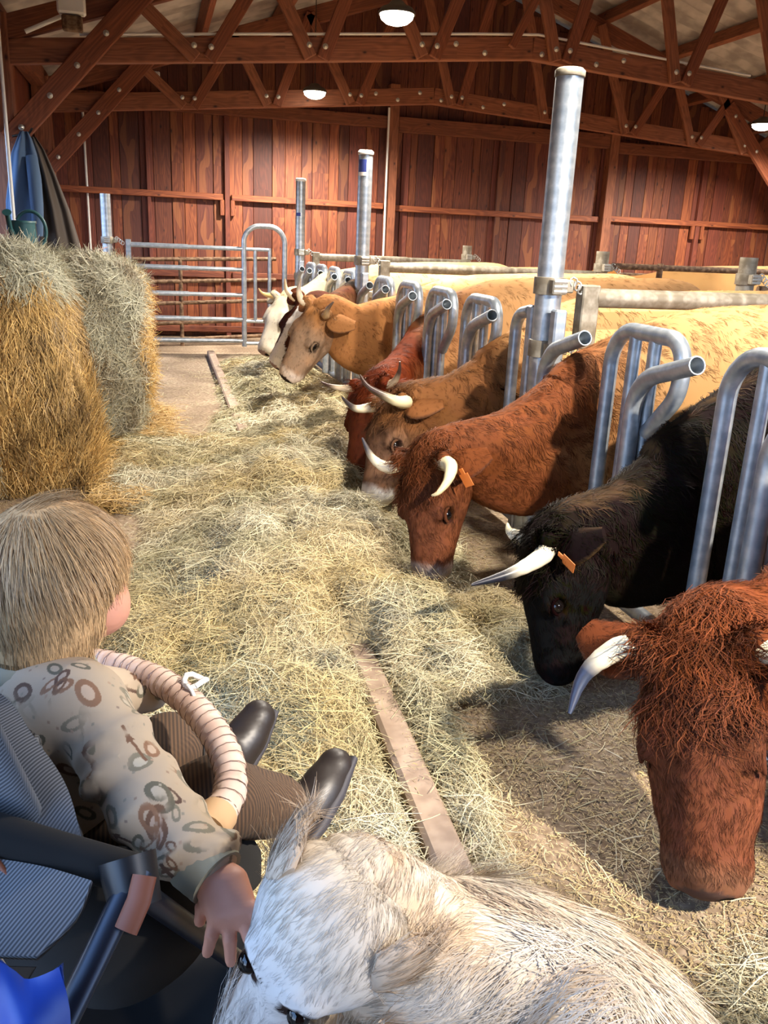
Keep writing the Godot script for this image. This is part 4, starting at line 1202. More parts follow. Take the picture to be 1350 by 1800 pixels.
func build_cow(cow: Dictionary):
	var pol: Vector3 = cow.poll; var muz: Vector3 = cow.muzzle
	var fwd := (muz - pol).normalized()
	var right: Vector3 = cow.right
	right = (right - fwd * right.dot(fwd)).normalized()
	# local +X is the left side so that (x, y, z) stays right handed: x = y cross z
	var up := right.cross(fwd).normalized()
	var sc: float = muz.distance_to(pol) / 0.50
	var B := Basis(-right * sc, up * sc, fwd * sc)
	B = Basis(up.cross(fwd) * sc, up * sc, fwd * sc)
	var T := Transform3D(B, pol)
	var hd := cow_head()
	var m := MB.new()
	for i in hd.v.size():
		m.col = paint(cow, hd.v[i])
		m.vert(T * hd.v[i], (B * hd.n[i]).normalized())
	m.ix = hd.ix.duplicate()
	var n_head := m.v.size()
	# ears
	for s in [-1, 1]:
		var e0 := Vector3(0.10 * s, -0.02, -0.005)
		var dr := Vector3(s * 1.0, cow.get("ear", -0.25), -0.35).normalized()
		var pts := []; var rad := []
		for k in 8:
			var t := k / 7.0
			pts.append(T * (e0 + dr * t * 0.185 + Vector3(0, -0.03 * t * t, 0.02 * sin(t * 3.0))))
			rad.append(sc * (0.020 + 0.056 * sin(PI * pow(t, 0.75) * 0.92)))
		m.col = (cow.coat as Color) * 0.8
		var k0 := m.v.size()
		m.tube(pts, rad, 12, true, true, 0.34, B * Vector3(0, 1.0, -0.45))
		for i in range(k0, m.v.size()): # cupped front of the ear is darker haired
			if m.n[i].dot((B * Vector3(0, -0.3, 1.0)).normalized()) > 0.3: m.c[i] = (cow.coat as Color).lerp(cow.get("ear_in", lin(84, 62, 52)), 0.75)
	var k1 := m.v.size()
	# neck and trunk
	var slot: Vector3 = cow.slot
	var n0: Vector3 = T * Vector3(0, -0.075, 0.10); var n1: Vector3 = T * Vector3(0, -0.07, -0.05)
	var bk := (T.basis * Vector3(0, -0.35, -1)).normalized()
	var th: float = cow.get("thick", 1.0)
	# the crest of the neck runs straight from poll to withers
	var hu := (B * Vector3(0, 1, 0)).normalized()
	var crest0: Vector3 = pol + hu * 0.02; var crest1 := slot + Vector3(0, 0.215 * th, 0)
	var cd := (crest1 - crest0).normalized()
	var nu := (Vector3.UP - cd * cd.y).normalized()
	var mid: Vector3 = crest0.lerp(crest1, 0.42) - nu * 0.15 * th
	var pre: Vector3 = crest0.lerp(crest1, 0.74) - nu * 0.19 * th
	var yaw: float = deg_to_rad(cow.get("yaw", 0.0))
	var dx := Vector3(cos(yaw), 0, sin(yaw))
	var H: float = cow.get("tall", 1.28)
	var base := Vector3(slot.x, 0, slot.z)
	var L: float = cow.get("long", 1.0)
	var st := [
		[n0, 0.075 * sc, 0.07 * sc, 0.08 * sc], [n1, 0.10 * sc, 0.105 * sc, 0.115 * sc], [mid, 0.12 * th, 0.15 * th, 0.34 * th],
		[pre, 0.128 * th, 0.19 * th, 0.46 * th], [slot, 0.13 * th, 0.215 * th, min(0.46 * th, slot.y - 0.2)], [base + dx * 0.42 + Vector3(0, H - 0.42, 0), 0.21, 0.36, 0.46],
		[base + dx * (0.95 * L) + Vector3(0, H - 0.44, 0), 0.30, 0.42, 0.42], [base + dx * (1.5 * L) + Vector3(0, H - 0.40, 0), 0.30, 0.40, 0.42],
		[base + dx * (1.95 * L) + Vector3(0, H - 0.34, 0), 0.26, 0.34, 0.36], [base + dx * (2.12 * L) + Vector3(0, H - 0.36, 0), 0.12, 0.22, 0.3]]
	loft(m, st, [hu, (hu + nu).normalized(), nu, nu, Vector3.UP, Vector3.UP, Vector3.UP, Vector3.UP, Vector3.UP, Vector3.UP], 6, 28)
	# colour of neck and trunk; lighter trunks paint lamplight onto the backs
	var trunk: Color = cow.get("trunk", cow.coat)
	for i in range(k1, m.v.size()):
		var p := m.v[i]
		var nz := coat_fn.get_noise_3dv(p * 2.2)
		var t := smoothstep(slot.x - 0.25, slot.x + 0.45, p.x + nz * 0.25)
		var cc: Color = (cow.get("neck", cow.coat) as Color).lerp(trunk, t)
		if cow.has("patch"): if nz > 0.12 and p.x > slot.x - 0.1: cc = cow.patch
		m.c[i] = cc * (1.0 + nz * 0.35)
	# legs
	m.col = trunk
	for s in [-1, 1]:
		var zz: Vector3 = Vector3(-dx.z, 0, dx.x) * 0.17 * s
		var f: Vector3 = base + dx * 0.5 + zz; var r: Vector3 = base + dx * (1.85 * L) + zz
		m.tube([f + Vector3(0, 0.8, 0), f + Vector3(0, 0.6, 0), f + Vector3(-0.01, 0.42, 0), f + Vector3(0, 0.36, 0), f + Vector3(0, 0.14, 0), f + Vector3(-0.03, 0.05, 0), f + Vector3(-0.05, 0.0, 0)], [0.13, 0.095, 0.062, 0.058, 0.042, 0.05, 0.062], 12)
		m.tube([r + Vector3(0, 0.9, 0), r + Vector3(-0.06, 0.68, 0), r + Vector3(0.06, 0.5, 0), r + Vector3(0.07, 0.43, 0), r + Vector3(0.03, 0.14, 0), r + Vector3(0.0, 0.05, 0), r + Vector3(-0.02, 0.0, 0)], [0.2, 0.14, 0.07, 0.06, 0.043, 0.05, 0.062], 12)
	var tl := base + dx * (2.12 * L)
	m.tube([tl + Vector3(0, H - 0.16, 0), tl + dx * 0.07 + Vector3(0, H - 0.25, 0), tl + dx * 0.08 + Vector3(0, 0.75, 0), tl + dx * 0.07 + Vector3(0, 0.5, 0), tl + dx * 0.06 + Vector3(0, 0.36, 0)], [0.035, 0.028, 0.02, 0.05, 0.01], 10)
	m.smooth_normals()
	if cow.has("mane"):
		for i in range(n_head, m.v.size()):
			if m.n[i].y > 0.84 and m.v[i].x < slot.x + 0.2: m.c[i] = (cow.mane as Color) * (1.0 + 0.6 * coat_fn.get_noise_3dv(m.v[i] * 12.0))
	var o := thing("cow", cow.label, "cow", Vector3.ZERO, "cattle feeding at the barrier")
	put("body", m.mesh(), M.hide_coat, o)
	# eyes
	for s in [-1, 1]:
		var e := MB.new(); var prof := []
		for k in 9: prof.append(Vector2(max(sin(PI * k / 8.0), 0.001), -cos(PI * k / 8.0)) * 0.027 * sc)
		e.lathe(Transform3D(Basis.IDENTITY, T * Vector3(0.1125 * s, -0.012, 0.205)), prof, 14)
		put("eye", e.mesh(), M.wet_eye, o)
		var lid := MB.new(); lid.col = (cow.face as Color) * 0.5
		var arc := []; var arl := []
		for k in 7:
			var g := PI * k / 6.0
			arc.append(T * Vector3((0.128 - 0.004 * sin(g)) * s, -0.014 + 0.020 * sin(g), 0.205 + 0.031 * cos(g))); arl.append(sc * (0.004 + 0.005 * sin(g)))
		lid.tube(arc, arl, 8)
		put("eyelid", lid.mesh(), M.hide_coat, o)
	# horns: paths in head coordinates
	if cow.has("horns"):
		for h in cow.horns:
			var ctrl := []
			for q in h.path: ctrl.append(T * (q as Vector3))
			var cv := Curve3D.new()
			for k in ctrl.size():
				var tg: Vector3 = (ctrl[min(k + 1, ctrl.size() - 1)] - ctrl[max(k - 1, 0)]) / 6.0
				cv.add_point(ctrl[k], -tg, tg)
			var pts := []; var rad := []; var hm := MB.new()
			var N := 18
			for k in N + 1:
				var t := float(k) / N
				pts.append(cv.sample_baked(t * cv.get_baked_length(), true)); rad.append(h.r * sc * (1.0 - 0.88 * pow(t, 1.3)) * (1.0 + 0.03 * sin(k * 2.6)))
			hm.tube(pts, rad, 14)
			for k in N + 1:
				var t := float(k) / N
				for j in 14:
					var streak := 1.0 + 0.22 * coat_fn.get_noise_3dv(Vector3(j * 9.0, t * 40.0, k * 5.0))
					hm.c[k * 14 + j] = (h.get("base", lin(214, 196, 152)) as Color).lerp(h.get("tip", lin(38, 34, 36)), smoothstep(h.get("t0", 0.45), h.get("t1", 0.75), t)) * streak
			for j in range((N + 1) * 14, hm.v.size()): hm.c[j] = h.get("tip", lin(38, 34, 36))
			put("horn", hm.mesh(), M.horn, o)
	if cow.has("tag"):
		var tg: Array = cow.tag
		var tt := T * Transform3D(Basis.from_euler(tg[1]), tg[0])
		var tm := MB.new(); tm.box(Transform3D.IDENTITY, Vector3(0.046, 0.06, 0.003) , 0.001)
		tm.box(Transform3D(Basis.IDENTITY, Vector3(0, 0.04, 0)), Vector3(0.02, 0.03, 0.004), 0.001)
		tag(put("ear_tag", tm.mesh(), M.ear_tag, o, tt), "orange plastic ear tag")
	# coat
	var hmix := func(p: Vector3, _n: Vector3) -> Vector3:
		var q := T.affine_inverse() * p
		if q.z > -0.02 and q.length() < 0.62 and abs(q.x) < 0.3 and q.y > -0.25:
			return (B * Vector3(q.x * 3.0, 0.0, 1.0)) if q.z > 0.05 else (B * Vector3(q.x * 4.0 + sin(q.x * 60.0) * 0.6, 0.2, 0.6))
		return Vector3(0.75, -0.75, 0.1 * sign(p.z - slot.z))
	var tinv := T.affine_inverse()
	var curl: float = cow.get("shag", 1.0)
	var dens := func(p: Vector3, nn: Vector3) -> float:
		var q := tinv * p
		if abs(q.x) > 0.15 and q.z < 0.08 and q.z > -0.16 and q.length() < 0.34: return 1.6
		if q.z > 0.05 and q.length() < 0.62:
			if q.z > 0.465: return 0.0
			if Vector3(abs(q.x) - 0.122, q.y + 0.014, q.z - 0.205).length() < 0.034: return 0.0
			return 2.4
		if p.x > slot.x + 0.25: return 0.55 if nn.y > 0.2 else 0.03
		return 1.0 if p.y > 0.2 else 0.1
	var size := func(p: Vector3) -> float:
		var q := tinv * p
		if abs(q.x) > 0.15 and q.z < 0.08 and q.z > -0.16 and q.length() < 0.34: return 0.016
		if q.z > 0.03 and q.length() < 0.62:
			return lerpf(0.036 * curl, 0.019, clampf((q.z - 0.03) / 0.12, 0, 1))
		if q.z > -0.12 and q.length() < 0.2: return 0.05 * curl
		return 0.04 * curl if p.x < slot.x + 0.2 else 0.032
	hair("coat_hair", m, cow.hairs, M_tuft[0 if curl > 0.9 else 1], M.hair_coat, o, hmix, dens, size, 0.34)
	if curl > 0.9: # curls on the poll
		var pd := func(p: Vector3, nn: Vector3) -> float:
			var q := tinv * p
			return 1.0 if (q.length() < 0.17 and q.y > -0.03 and abs(q.x) < 0.11) else 0.0
		var pf := func(p: Vector3, _n: Vector3) -> Vector3:
			var q := tinv * p
			return B * Vector3(q.x * 5.0, 0.6, 0.5)
		hair("poll_tuft", m, int(cow.hairs * 0.08), M_tuft[2], M.hair_coat, o, pf, pd, func(_p): return 0.06 * curl, 0.3)
	return o

var M_tuft := []
func build_cows():
	coat_fn.seed = 3; coat_fn.frequency = 1.0; coat_fn.fractal_octaves = 3
	var hc := mat("hide_coat", Color(1, 1, 1), 0.8); hc.metallic_specular = 0.15; hc.vertex_color_use_as_albedo = true
	var hr := mat("hair_coat", Color(1, 1, 1), 0.6); hr.metallic_specular = 0.18; hr.vertex_color_use_as_albedo = true
	var ho := mat("horn", Color(1, 1, 1), 0.38); ho.vertex_color_use_as_albedo = true
	mat("wet_eye", srgb(14, 10, 9), 0.08)
	mat("ear_tag", srgb(214, 118, 52), 0.5)
	M_tuft = [tuft_mesh(4, 0.35, 0.034, 0.14, 0.22, 4), tuft_mesh(4, 0.4, 0.045, 0.06, 0.15, 5), tuft_mesh(5, 0.35, 0.026, 0.24, 0.40, 6, 3)]
	var white := lin(232, 228, 220); var pink := lin(150, 122, 112); var dark := lin(36, 28, 26)
	var cows := [
		{"label": "shaggy red-brown cow nearest the viewer, head down at the right edge", "muzzle": Vector3(1.13, 0.09, -1.31), "poll": Vector3(1.21, 0.55, -1.56), "right": Vector3(-0.62, 0.10, -0.78), "slot": Vector3(1.85, 0.60, -1.83), "coat": lin(116, 62, 36), "face": lin(110, 64, 44), "nose": lin(92, 70, 60), "ring": lin(122, 82, 60), "trunk": lin(133, 86, 55), "hairs": 17000, "tall": 1.16, "shag": 1.1, "ear": -0.05,
			"horns": [{"r": 0.034, "base": lin(222, 210, 180), "tip": lin(50, 56, 74), "t0": 0.4, "t1": 0.62, "path": [Vector3(-0.10, 0.02, -0.02), Vector3(-0.17, 0.04, -0.01), Vector3(-0.24, 0.055, 0.05), Vector3(-0.27, 0.07, 0.14)]}, {"r": 0.034, "base": lin(222, 210, 180), "tip": lin(50, 56, 74), "t0": 0.4, "t1": 0.62, "path": [Vector3(0.10, 0.02, -0.02), Vector3(0.17, 0.04, -0.01), Vector3(0.24, 0.055, 0.05), Vector3(0.27, 0.07, 0.14)]}]},
		{"label": "black cow with long dark-tipped horns and an orange ear tag eating hay", "muzzle": Vector3(1.225, 0.05, -2.36), "poll": Vector3(1.245, 0.49, -2.49), "right": Vector3(0.1, 0.32, -0.92), "slot": Vector3(1.85, 0.70, -2.60), "coat": lin(28, 22, 17), "face": lin(22, 18, 17), "nose": dark, "trunk": lin(25, 20, 16), "neck": lin(28, 22, 18), "mane": lin(62, 46, 32), "tall": 1.2, "hairs": 12000, "shag": 1.1, "ear": -0.45, "ear_in": lin(70, 52, 36),
			"horns": [{"r": 0.036, "base": lin(226, 216, 190), "tip": lin(30, 32, 42), "t0": 0.4, "t1": 0.66, "path": [Vector3(0.10, 0.02, 0.0), Vector3(0.155, 0.07, 0.03), Vector3(0.18, 0.18, 0.08), Vector3(0.18, 0.32, 0.12)]}, {"r": 0.036, "base": lin(226, 216, 190), "tip": lin(214, 200, 160), "path": [Vector3(-0.10, 0.03, -0.02), Vector3(-0.14, 0.05, -0.03), Vector3(-0.19, 0.07, -0.05), Vector3(-0.22, 0.07, -0.08)]}], "tag": [Vector3(0.20, -0.02, 0.045), Vector3(-1.1, 0.5, 0.3)]},
		{"label": "reddish brown cow with curved pale horns and an orange tag in its ear", "muzzle": Vector3(1.03, 0.12, -3.13), "poll": Vector3(1.055, 0.58, -3.25), "right": Vector3(-0.50, 0.06, -0.86), "slot": Vector3(1.85, 0.84, -3.40), "coat": lin(116, 64, 36), "face": lin(114, 68, 46), "nose": lin(96, 82, 78), "ring": lin(170, 156, 148), "trunk": lin(184, 142, 94), "neck": lin(110, 62, 36), "hairs": 11000, "ear": -0.3,
			"horns": [{"r": 0.037, "base": lin(226, 210, 164), "tip": lin(214, 196, 150), "path": [Vector3(0.10, 0.02, -0.02), Vector3(0.18, 0.05, 0.0), Vector3(0.215, 0.11, 0.06), Vector3(0.20, 0.15, 0.11), Vector3(0.17, 0.15, 0.12)]}, {"r": 0.034, "base": lin(222, 208, 176), "tip": lin(60, 54, 56), "t0": 0.5, "t1": 0.8, "path": [Vector3(-0.10, 0.02, -0.02), Vector3(-0.18, 0.04, 0.01), Vector3(-0.25, 0.07, -0.03), Vector3(-0.30, 0.09, -0.12)]}], "tag": [Vector3(0.22, -0.01, 0.055), Vector3(-1.1, 0.2, 0.1)]},
		{"label": "tan brown cow with a white muzzle and dark-tipped horn, beyond the reddish one", "muzzle": Vector3(1.055, 0.12, -4.279), "poll": Vector3(1.24, 0.585, -4.46), "right": Vector3(-0.12, 0.10, -1.0), "slot": Vector3(1.85, 0.79, -4.33), "coat": lin(138, 90, 52), "face": lin(116, 86, 66), "nose": lin(60, 50, 48), "ring": white, "trunk": lin(197, 159, 109), "neck": lin(130, 86, 52), "hairs": 7500, "ear": -0.5,
			"horns": [{"r": 0.036, "base": lin(228, 214, 170), "tip": lin(64, 44, 34), "t0": 0.35, "t1": 0.65, "path": [Vector3(0.10, 0.02, -0.02), Vector3(0.17, 0.03, -0.01), Vector3(0.21, 0.12, 0.02), Vector3(0.16, 0.24, 0.0), Vector3(0.12, 0.29, -0.05)]}, {"r": 0.034, "base": lin(222, 208, 176), "tip": lin(60, 54, 56), "path": [Vector3(-0.10, 0.02, -0.02), Vector3(-0.17, 0.03, -0.01), Vector3(-0.22, 0.10, 0.02), Vector3(-0.2, 0.2, 0.0)]}]},
		{"label": "dark red curly cow with slender horns, its face hidden behind the tan cow", "muzzle": Vector3(1.10, 0.10, -4.85), "poll": Vector3(1.27, 0.585, -5.05), "right": Vector3(-0.35, 0.1, -0.93), "slot": Vector3(1.85, 0.76, -5.82), "coat": lin(116, 52, 28), "face": lin(106, 54, 34), "nose": dark, "trunk": lin(184, 140, 94), "neck": lin(112, 50, 27), "hairs": 5000,
			"horns": [{"r": 0.026, "base": lin(200, 180, 150), "tip": lin(70, 52, 46), "path": [Vector3(0.10, 0.02, -0.02), Vector3(0.18, 0.02, -0.03), Vector3(0.25, 0.06, -0.07), Vector3(0.28, 0.10, -0.11)]}, {"r": 0.026, "base": lin(200, 180, 150), "tip": lin(70, 52, 46), "path": [Vector3(-0.10, 0.02, -0.02), Vector3(-0.18, 0.05, 0.0), Vector3(-0.26, 0.10, 0.0), Vector3(-0.32, 0.12, -0.02)]}]},
		{"label": "light tan cow with raised head, pale muzzle and short horns", "muzzle": Vector3(0.90, 0.455, -6.40), "poll": Vector3(1.16, 0.935, -6.38), "right": Vector3(-0.52, 0.16, -0.84), "slot": Vector3(1.85, 0.86, -6.56), "coat": lin(160, 110, 66), "face": lin(168, 138, 112), "nose": lin(58, 46, 44), "ring": lin(226, 206, 188), "trunk": lin(221, 184, 130), "neck": lin(156, 106, 64), "hairs": 5500, "shag": 0.7, "ear": -0.35,
			"horns": [{"r": 0.03, "base": lin(190, 160, 120), "tip": lin(96, 78, 66), "path": [Vector3(0.10, 0.02, -0.02), Vector3(0.14, 0.05, -0.02), Vector3(0.165, 0.09, -0.06), Vector3(0.19, 0.10, -0.12)]}, {"r": 0.03, "base": lin(226, 206, 176), "tip": lin(160, 140, 120), "path": [Vector3(-0.10, 0.02, -0.02), Vector3(-0.14, 0.05, -0.02), Vector3(-0.17, 0.09, -0.07), Vector3(-0.19, 0.10, -0.14)]}]},
		{"label": "dark brown cow with a broad white blaze, behind the light tan one", "muzzle": Vector3(0.925, 0.44, -7.15), "poll": Vector3(1.21, 0.91, -7.12), "right": Vector3(-0.66, 0.12, -0.74), "slot": Vector3(1.85, 0.92, -7.95), "coat": lin(74, 38, 22), "face": lin(70, 40, 28), "nose": pink, "blaze": true, "trunk": lin(202, 163, 114), "neck": lin(66, 38, 26), "hairs": 3000, "shag": 0.8,
			"horns": [{"r": 0.028, "base": lin(60, 48, 40), "tip": lin(34, 28, 26), "path": [Vector3(0.10, 0.02, -0.02), Vector3(0.13, 0.05, -0.04), Vector3(0.15, 0.08, -0.10), Vector3(0.15, 0.10, -0.16)]}, {"r": 0.03, "base": lin(226, 206, 170), "tip": lin(210, 180, 140), "path": [Vector3(-0.10, 0.02, -0.02), Vector3(-0.15, 0.03, -0.01), Vector3(-0.22, 0.05, -0.03), Vector3(-0.26, 0.08, -0.09)]}]},
		{"label": "cream white cow mostly hidden behind the cow with the blaze", "muzzle": Vector3(0.99, 0.38, -8.5), "poll": Vector3(1.24, 0.86, -8.62), "right": Vector3(-0.6, 0.1, -0.8), "slot": Vector3(1.85, 0.92, -9.40), "coat": lin(206, 190, 160), "face": lin(214, 204, 186), "nose": pink, "trunk": lin(225, 193, 143), "neck": lin(206, 184, 146), "hairs": 2000, "shag": 0.8,
			"horns": [{"r": 0.028, "base": lin(214, 180, 120), "tip": lin(180, 140, 90), "path": [Vector3(0.10, 0.02, -0.02), Vector3(0.16, 0.04, -0.02), Vector3(0.22, 0.07, -0.05), Vector3(0.24, 0.1, -0.1)]}, {"r": 0.028, "base": lin(214, 180, 120), "tip": lin(180, 140, 90), "path": [Vector3(-0.10, 0.02, -0.02), Vector3(-0.17, 0.04, 0.0), Vector3(-0.24, 0.06, 0.0), Vector3(-0.29, 0.07, -0.03)]}]},
	]
	for c in cows: build_cow(c)
	# a cow standing farther back in the pen, only its back showing
	build_cow({"label": "tan cow standing deeper in the pen beside the short post", "muzzle": Vector3(4.3, 0.75, -8.5), "poll": Vector3(4.55, 1.18, -8.45), "right": Vector3(-0.1, 0, -1.0), "slot": Vector3(5.0, 1.02, -8.5), "coat": lin(176, 118, 62), "face": lin(170, 120, 80), "nose": pink, "trunk": lin(183, 140, 90), "hairs": 600, "shag": 0.7, "tall": 1.38})

func print_tex() -> ImageTexture: # cream knit with brown and olive woodland motifs
	var n := 256
	var im := Image.create(n, n, false, Image.FORMAT_RGB8)
	im.fill(srgb(166, 150, 130))
	var r := RandomNumberGenerator.new(); r.seed = 9
	var cols := [srgb(104, 76, 58), srgb(92, 88, 74), srgb(126, 94, 72), srgb(82, 62, 52), srgb(116, 110, 94)]
	for k in 52:
		var cx := r.randi_range(0, n); var cy := r.randi_range(0, n); var c: Color = cols[r.randi_range(0, 4)]
		var a := r.randf() * TAU; var rx := r.randf_range(8, 19); var ry := rx * r.randf_range(0.35, 0.75)
		var kind := r.randi_range(0, 2)
		for y in range(-20, 21):
			for x in range(-20, 21):
				var u := (x * cos(a) + y * sin(a)) / rx; var v := (-x * sin(a) + y * cos(a)) / ry
				var q := u * u + v * v
				var put_it := false
				if kind == 0 or kind == 1: put_it = q < 1.0 and (kind == 0 or q > 0.3)
				else: put_it = (abs(v) < 0.22 and abs(u) < 1.1) or (q < 0.5 and u > 0.3)
				if put_it:
					var px := posmod(cx + x, n); var py := posmod(cy + y, n)
					im.set_pixel(px, py, c if (q > 0.3 or kind != 0) else c.lerp(srgb(226, 216, 200), 0.5))
	for k in 90: im.fill_rect(Rect2i(r.randi_range(0, n - 4), r.randi_range(0, n - 4), 3, 3), cols[r.randi_range(0, 4)].lerp(srgb(198, 188, 172), 0.4))
	return ImageTexture.create_from_image(im)
func rib_tex(a: Color, b: Color, n: int, diag: bool) -> ImageTexture:
	var s := 64
	var im := Image.create(s, s, false, Image.FORMAT_RGB8)
	for y in s:
		for x in s:
			var t := sin((x + (y if diag else 0)) * TAU * n / s) * 0.5 + 0.5
			im.set_pixel(x, y, a.lerp(b, t))
	return ImageTexture.create_from_image(im)

func build_people():
	var skin := mat("skin", srgb(206, 146, 122), 0.55)
	var sw := mat("printed_knit", Color(1, 1, 1), 0.95); tri_map(sw, print_tex(), Vector3(3.6, 3.6, 3.6), true)
	var kn := mat("grey_green_knit", srgb(132, 132, 118), 0.95)
	var cd := mat("brown_corduroy", Color(1, 1, 1), 0.9); tri_map(cd, rib_tex(srgb(44, 31, 22), srgb(84, 62, 42), 8, false), Vector3(22, 22, 22), true)
	mat("dark_boot", srgb(34, 28, 26), 0.45); mat("boot_sole", srgb(52, 50, 56), 0.7)
	var hm := mat("child_hair", Color(1, 1, 1), 0.42); hm.vertex_color_use_as_albedo = true; hm.metallic_specular = 0.35
	var o := thing("person", "blond toddler in a printed beige jumper and brown trousers reaching down to the dog", "person")
	# --- body: head, neck, torso under the clothes, hand
	var hc := Vector3(-0.135, 1.005, -1.141)
	var F := Vector3(0.87, -0.07, -0.48).normalized(); var L := Vector3.UP.cross(F).normalized(); var U := F.cross(L).normalized()
	var T := Transform3D(Basis(L, U, F), hc)
	var P := [
		[1, Vector3(0, 0.018, -0.010), Vector3(0.072, 0.078, 0.086), 0, 0, 0.02],
		[1, Vector3(0, -0.028, 0.022), Vector3(0.062, 0.066, 0.062), 0, 0, 0.03],
		[0, Vector3(0, -0.075, 0.052), Vector3(0, -0.07, 0.03), 0.02, 0.03, 0.03],
		[0, Vector3(0, -0.018, 0.080), Vector3(0, -0.030, 0.087), 0.007, 0.009, 0.012],
		[1, Vector3(0, -0.054, 0.074), Vector3(0.018, 0.008, 0.010), 0, 0, 0.008],
		[0, Vector3(0, -0.06, -0.02), Vector3(0, -0.14, -0.03), 0.042, 0.044, 0.03]]
	for s in [-1, 1]:
		P.append([1, Vector3(0.038 * s, -0.045, 0.045), Vector3(0.031, 0.03, 0.03), 0, 0, 0.03])
		P.append([1, Vector3(0.071 * s, -0.016, -0.005), Vector3(0.010, 0.028, 0.018), 0, 0, 0.008])
		P.append([2, Vector3(0.030 * s, 0.0, 0.090), Vector3.ZERO, 0.017, 0, 0.014])
	var hd := nets(P, Vector3(-0.1, -0.19, -0.12), Vector3(0.1, 0.12, 0.12), 0.0062)
	var m := MB.new()
	for i in hd.v.size(): m.vert(T * hd.v[i], (T.basis * hd.n[i]).normalized())
	m.ix = hd.ix.duplicate()
	var sh := Vector3(-0.103, 0.872, -1.020); var el := Vector3(-0.022, 0.802, -0.882); var wr := Vector3(0.040, 0.772, -0.802)
	# hand
	var palm := Vector3(0.058, 0.757, -0.770)
	var hp := [[0, wr, wr.lerp(palm, 0.5), 0.022, 0.021, 0.012], [0, wr.lerp(palm, 0.4) + Vector3(-0.008, 0.0, 0.0), Vector3(0.044, 0.752, -0.762), 0.019, 0.014, 0.012], [0, wr.lerp(palm, 0.4) + Vector3(0.012, 0.004, 0.006), Vector3(0.070, 0.757, -0.757), 0.019, 0.014, 0.012], [0, palm, Vector3(0.058, 0.752, -0.759), 0.018, 0.015, 0.012]]
	var roots := [Vector3(0.040, 0.748, -0.762), Vector3(0.053, 0.749, -0.756), Vector3(0.067, 0.753, -0.752), Vector3(0.078, 0.760, -0.752)]
	var tips := [Vector3(0.030, 0.712, -0.752), Vector3(0.054, 0.704, -0.742), Vector3(0.080, 0.714, -0.735), Vector3(0.098, 0.734, -0.739)]
	for k in 4:
		var mid := (roots[k] as Vector3).lerp(tips[k], 0.5) + Vector3(0.0, 0.004, 0.005)
		hp.append([0, roots[k], mid, 0.0082, 0.0077, 0.004]); hp.append([0, mid, tips[k], 0.0075, 0.0062, 0.002])
	hp.append([0, palm + Vector3(-0.016, -0.002, 0.0), Vector3(0.028, 0.742, -0.787), 0.011, 0.0085, 0.006]); hp.append([0, Vector3(0.028, 0.742, -0.787), Vector3(0.024, 0.726, -0.784), 0.0082, 0.007, 0.004])
	var hh := nets(hp, Vector3(-0.01, 0.69, -0.84), Vector3(0.125, 0.81, -0.71), 0.0032)
	var k0 := m.v.size()
	for i in hh.v.size(): m.vert(hh.v[i], hh.n[i])
	for i in hh.ix: m.ix.append(i + k0)
	# torso and limbs inside the clothes
	m.tube([T * Vector3(0, -0.1, -0.03), Vector3(-0.15, 0.86, -1.09), Vector3(-0.14, 0.75, -1.06), Vector3(-0.11, 0.67, -1.04)], [0.04, 0.07, 0.075, 0.07], 16)
	m.tube([Vector3(-0.14, 0.855, -1.06), sh, el, wr], [0.03, 0.032, 0.026, 0.02], 12)
	m.tube([Vector3(-0.09, 0.68, -1.02), Vector3(0.055, 0.688, -1.05), Vector3(0.172, 0.575, -1.163)], [0.045, 0.036, 0.026], 12)
	m.tube([Vector3(-0.13, 0.68, -1.08), Vector3(-0.01, 0.68, -1.205), Vector3(0.08, 0.595, -1.303)], [0.045, 0.036, 0.026], 12)
	put("body", m.mesh(), skin, o)
	for s in [-1, 1]:
		var e := MB.new(); var prof := []
		for k in 9: prof.append(Vector2(max(sin(PI * k / 8.0), 0.001), -cos(PI * k / 8.0)) * 0.0115)
		e.lathe(Transform3D(Basis.IDENTITY, T * Vector3(0.030 * s, 0.0, 0.070)), prof, 12)
		put("eye", e.mesh(), M.wet_eye, o)
	# --- hair: a cap with strands
	var cap := MB.new(); var NS := 36; var NT := 12
	for j in NT + 1:
		for i in NS:
			var ph := TAU * i / NS # 0 = front
			var cf := cos(ph)
			var hem: float = lerpf(-0.088, 0.022, smoothstep(0.05, 0.8, cf)) if cf > -0.1 else -0.088 - 0.012 * -cf
			var t := float(j) / NT
			var y: float = 0.020 + 0.086 * cos(min(t * 1.9, 1.0) * PI * 0.5)
			if t > 0.526: y = lerpf(0.020, hem, (t - 0.526) / 0.474)
			elif y < hem: y = hem
			var rr: float = sqrt(max(0.0, 1.0 - pow(max(y - 0.020, 0.0) / 0.087, 2.0)))
			var low: float = clampf((0.02 - y) / 0.11, 0, 1)
			rr *= 1.0 - 0.16 * low * low
			cap.col = lin(200, 164, 120)
			cap.vert(T * Vector3(sin(ph) * 0.085 * rr, y, -0.012 + cf * 0.096 * rr), Vector3.UP)
	for j in NT:
		for i in NS:
			var i2 := (i + 1) % NS; var a := j * NS
			cap.tri(a + i, a + NS + i2, a + i2); cap.tri(a + i, a + NS + i, a + NS + i2)
	cap.smooth_normals()
	for i in cap.v.size():
		if cap.n[i].dot(cap.v[i] - hc) < 0: cap.n[i] = -cap.n[i]
		cap.c[i] = cap.c[i] * (1.0 + 0.25 * coat_fn.get_noise_3dv(cap.v[i] * 30.0))
	var ho := put("hair", cap.mesh(), hm, o)
	var Tinv := T.affine_inverse()
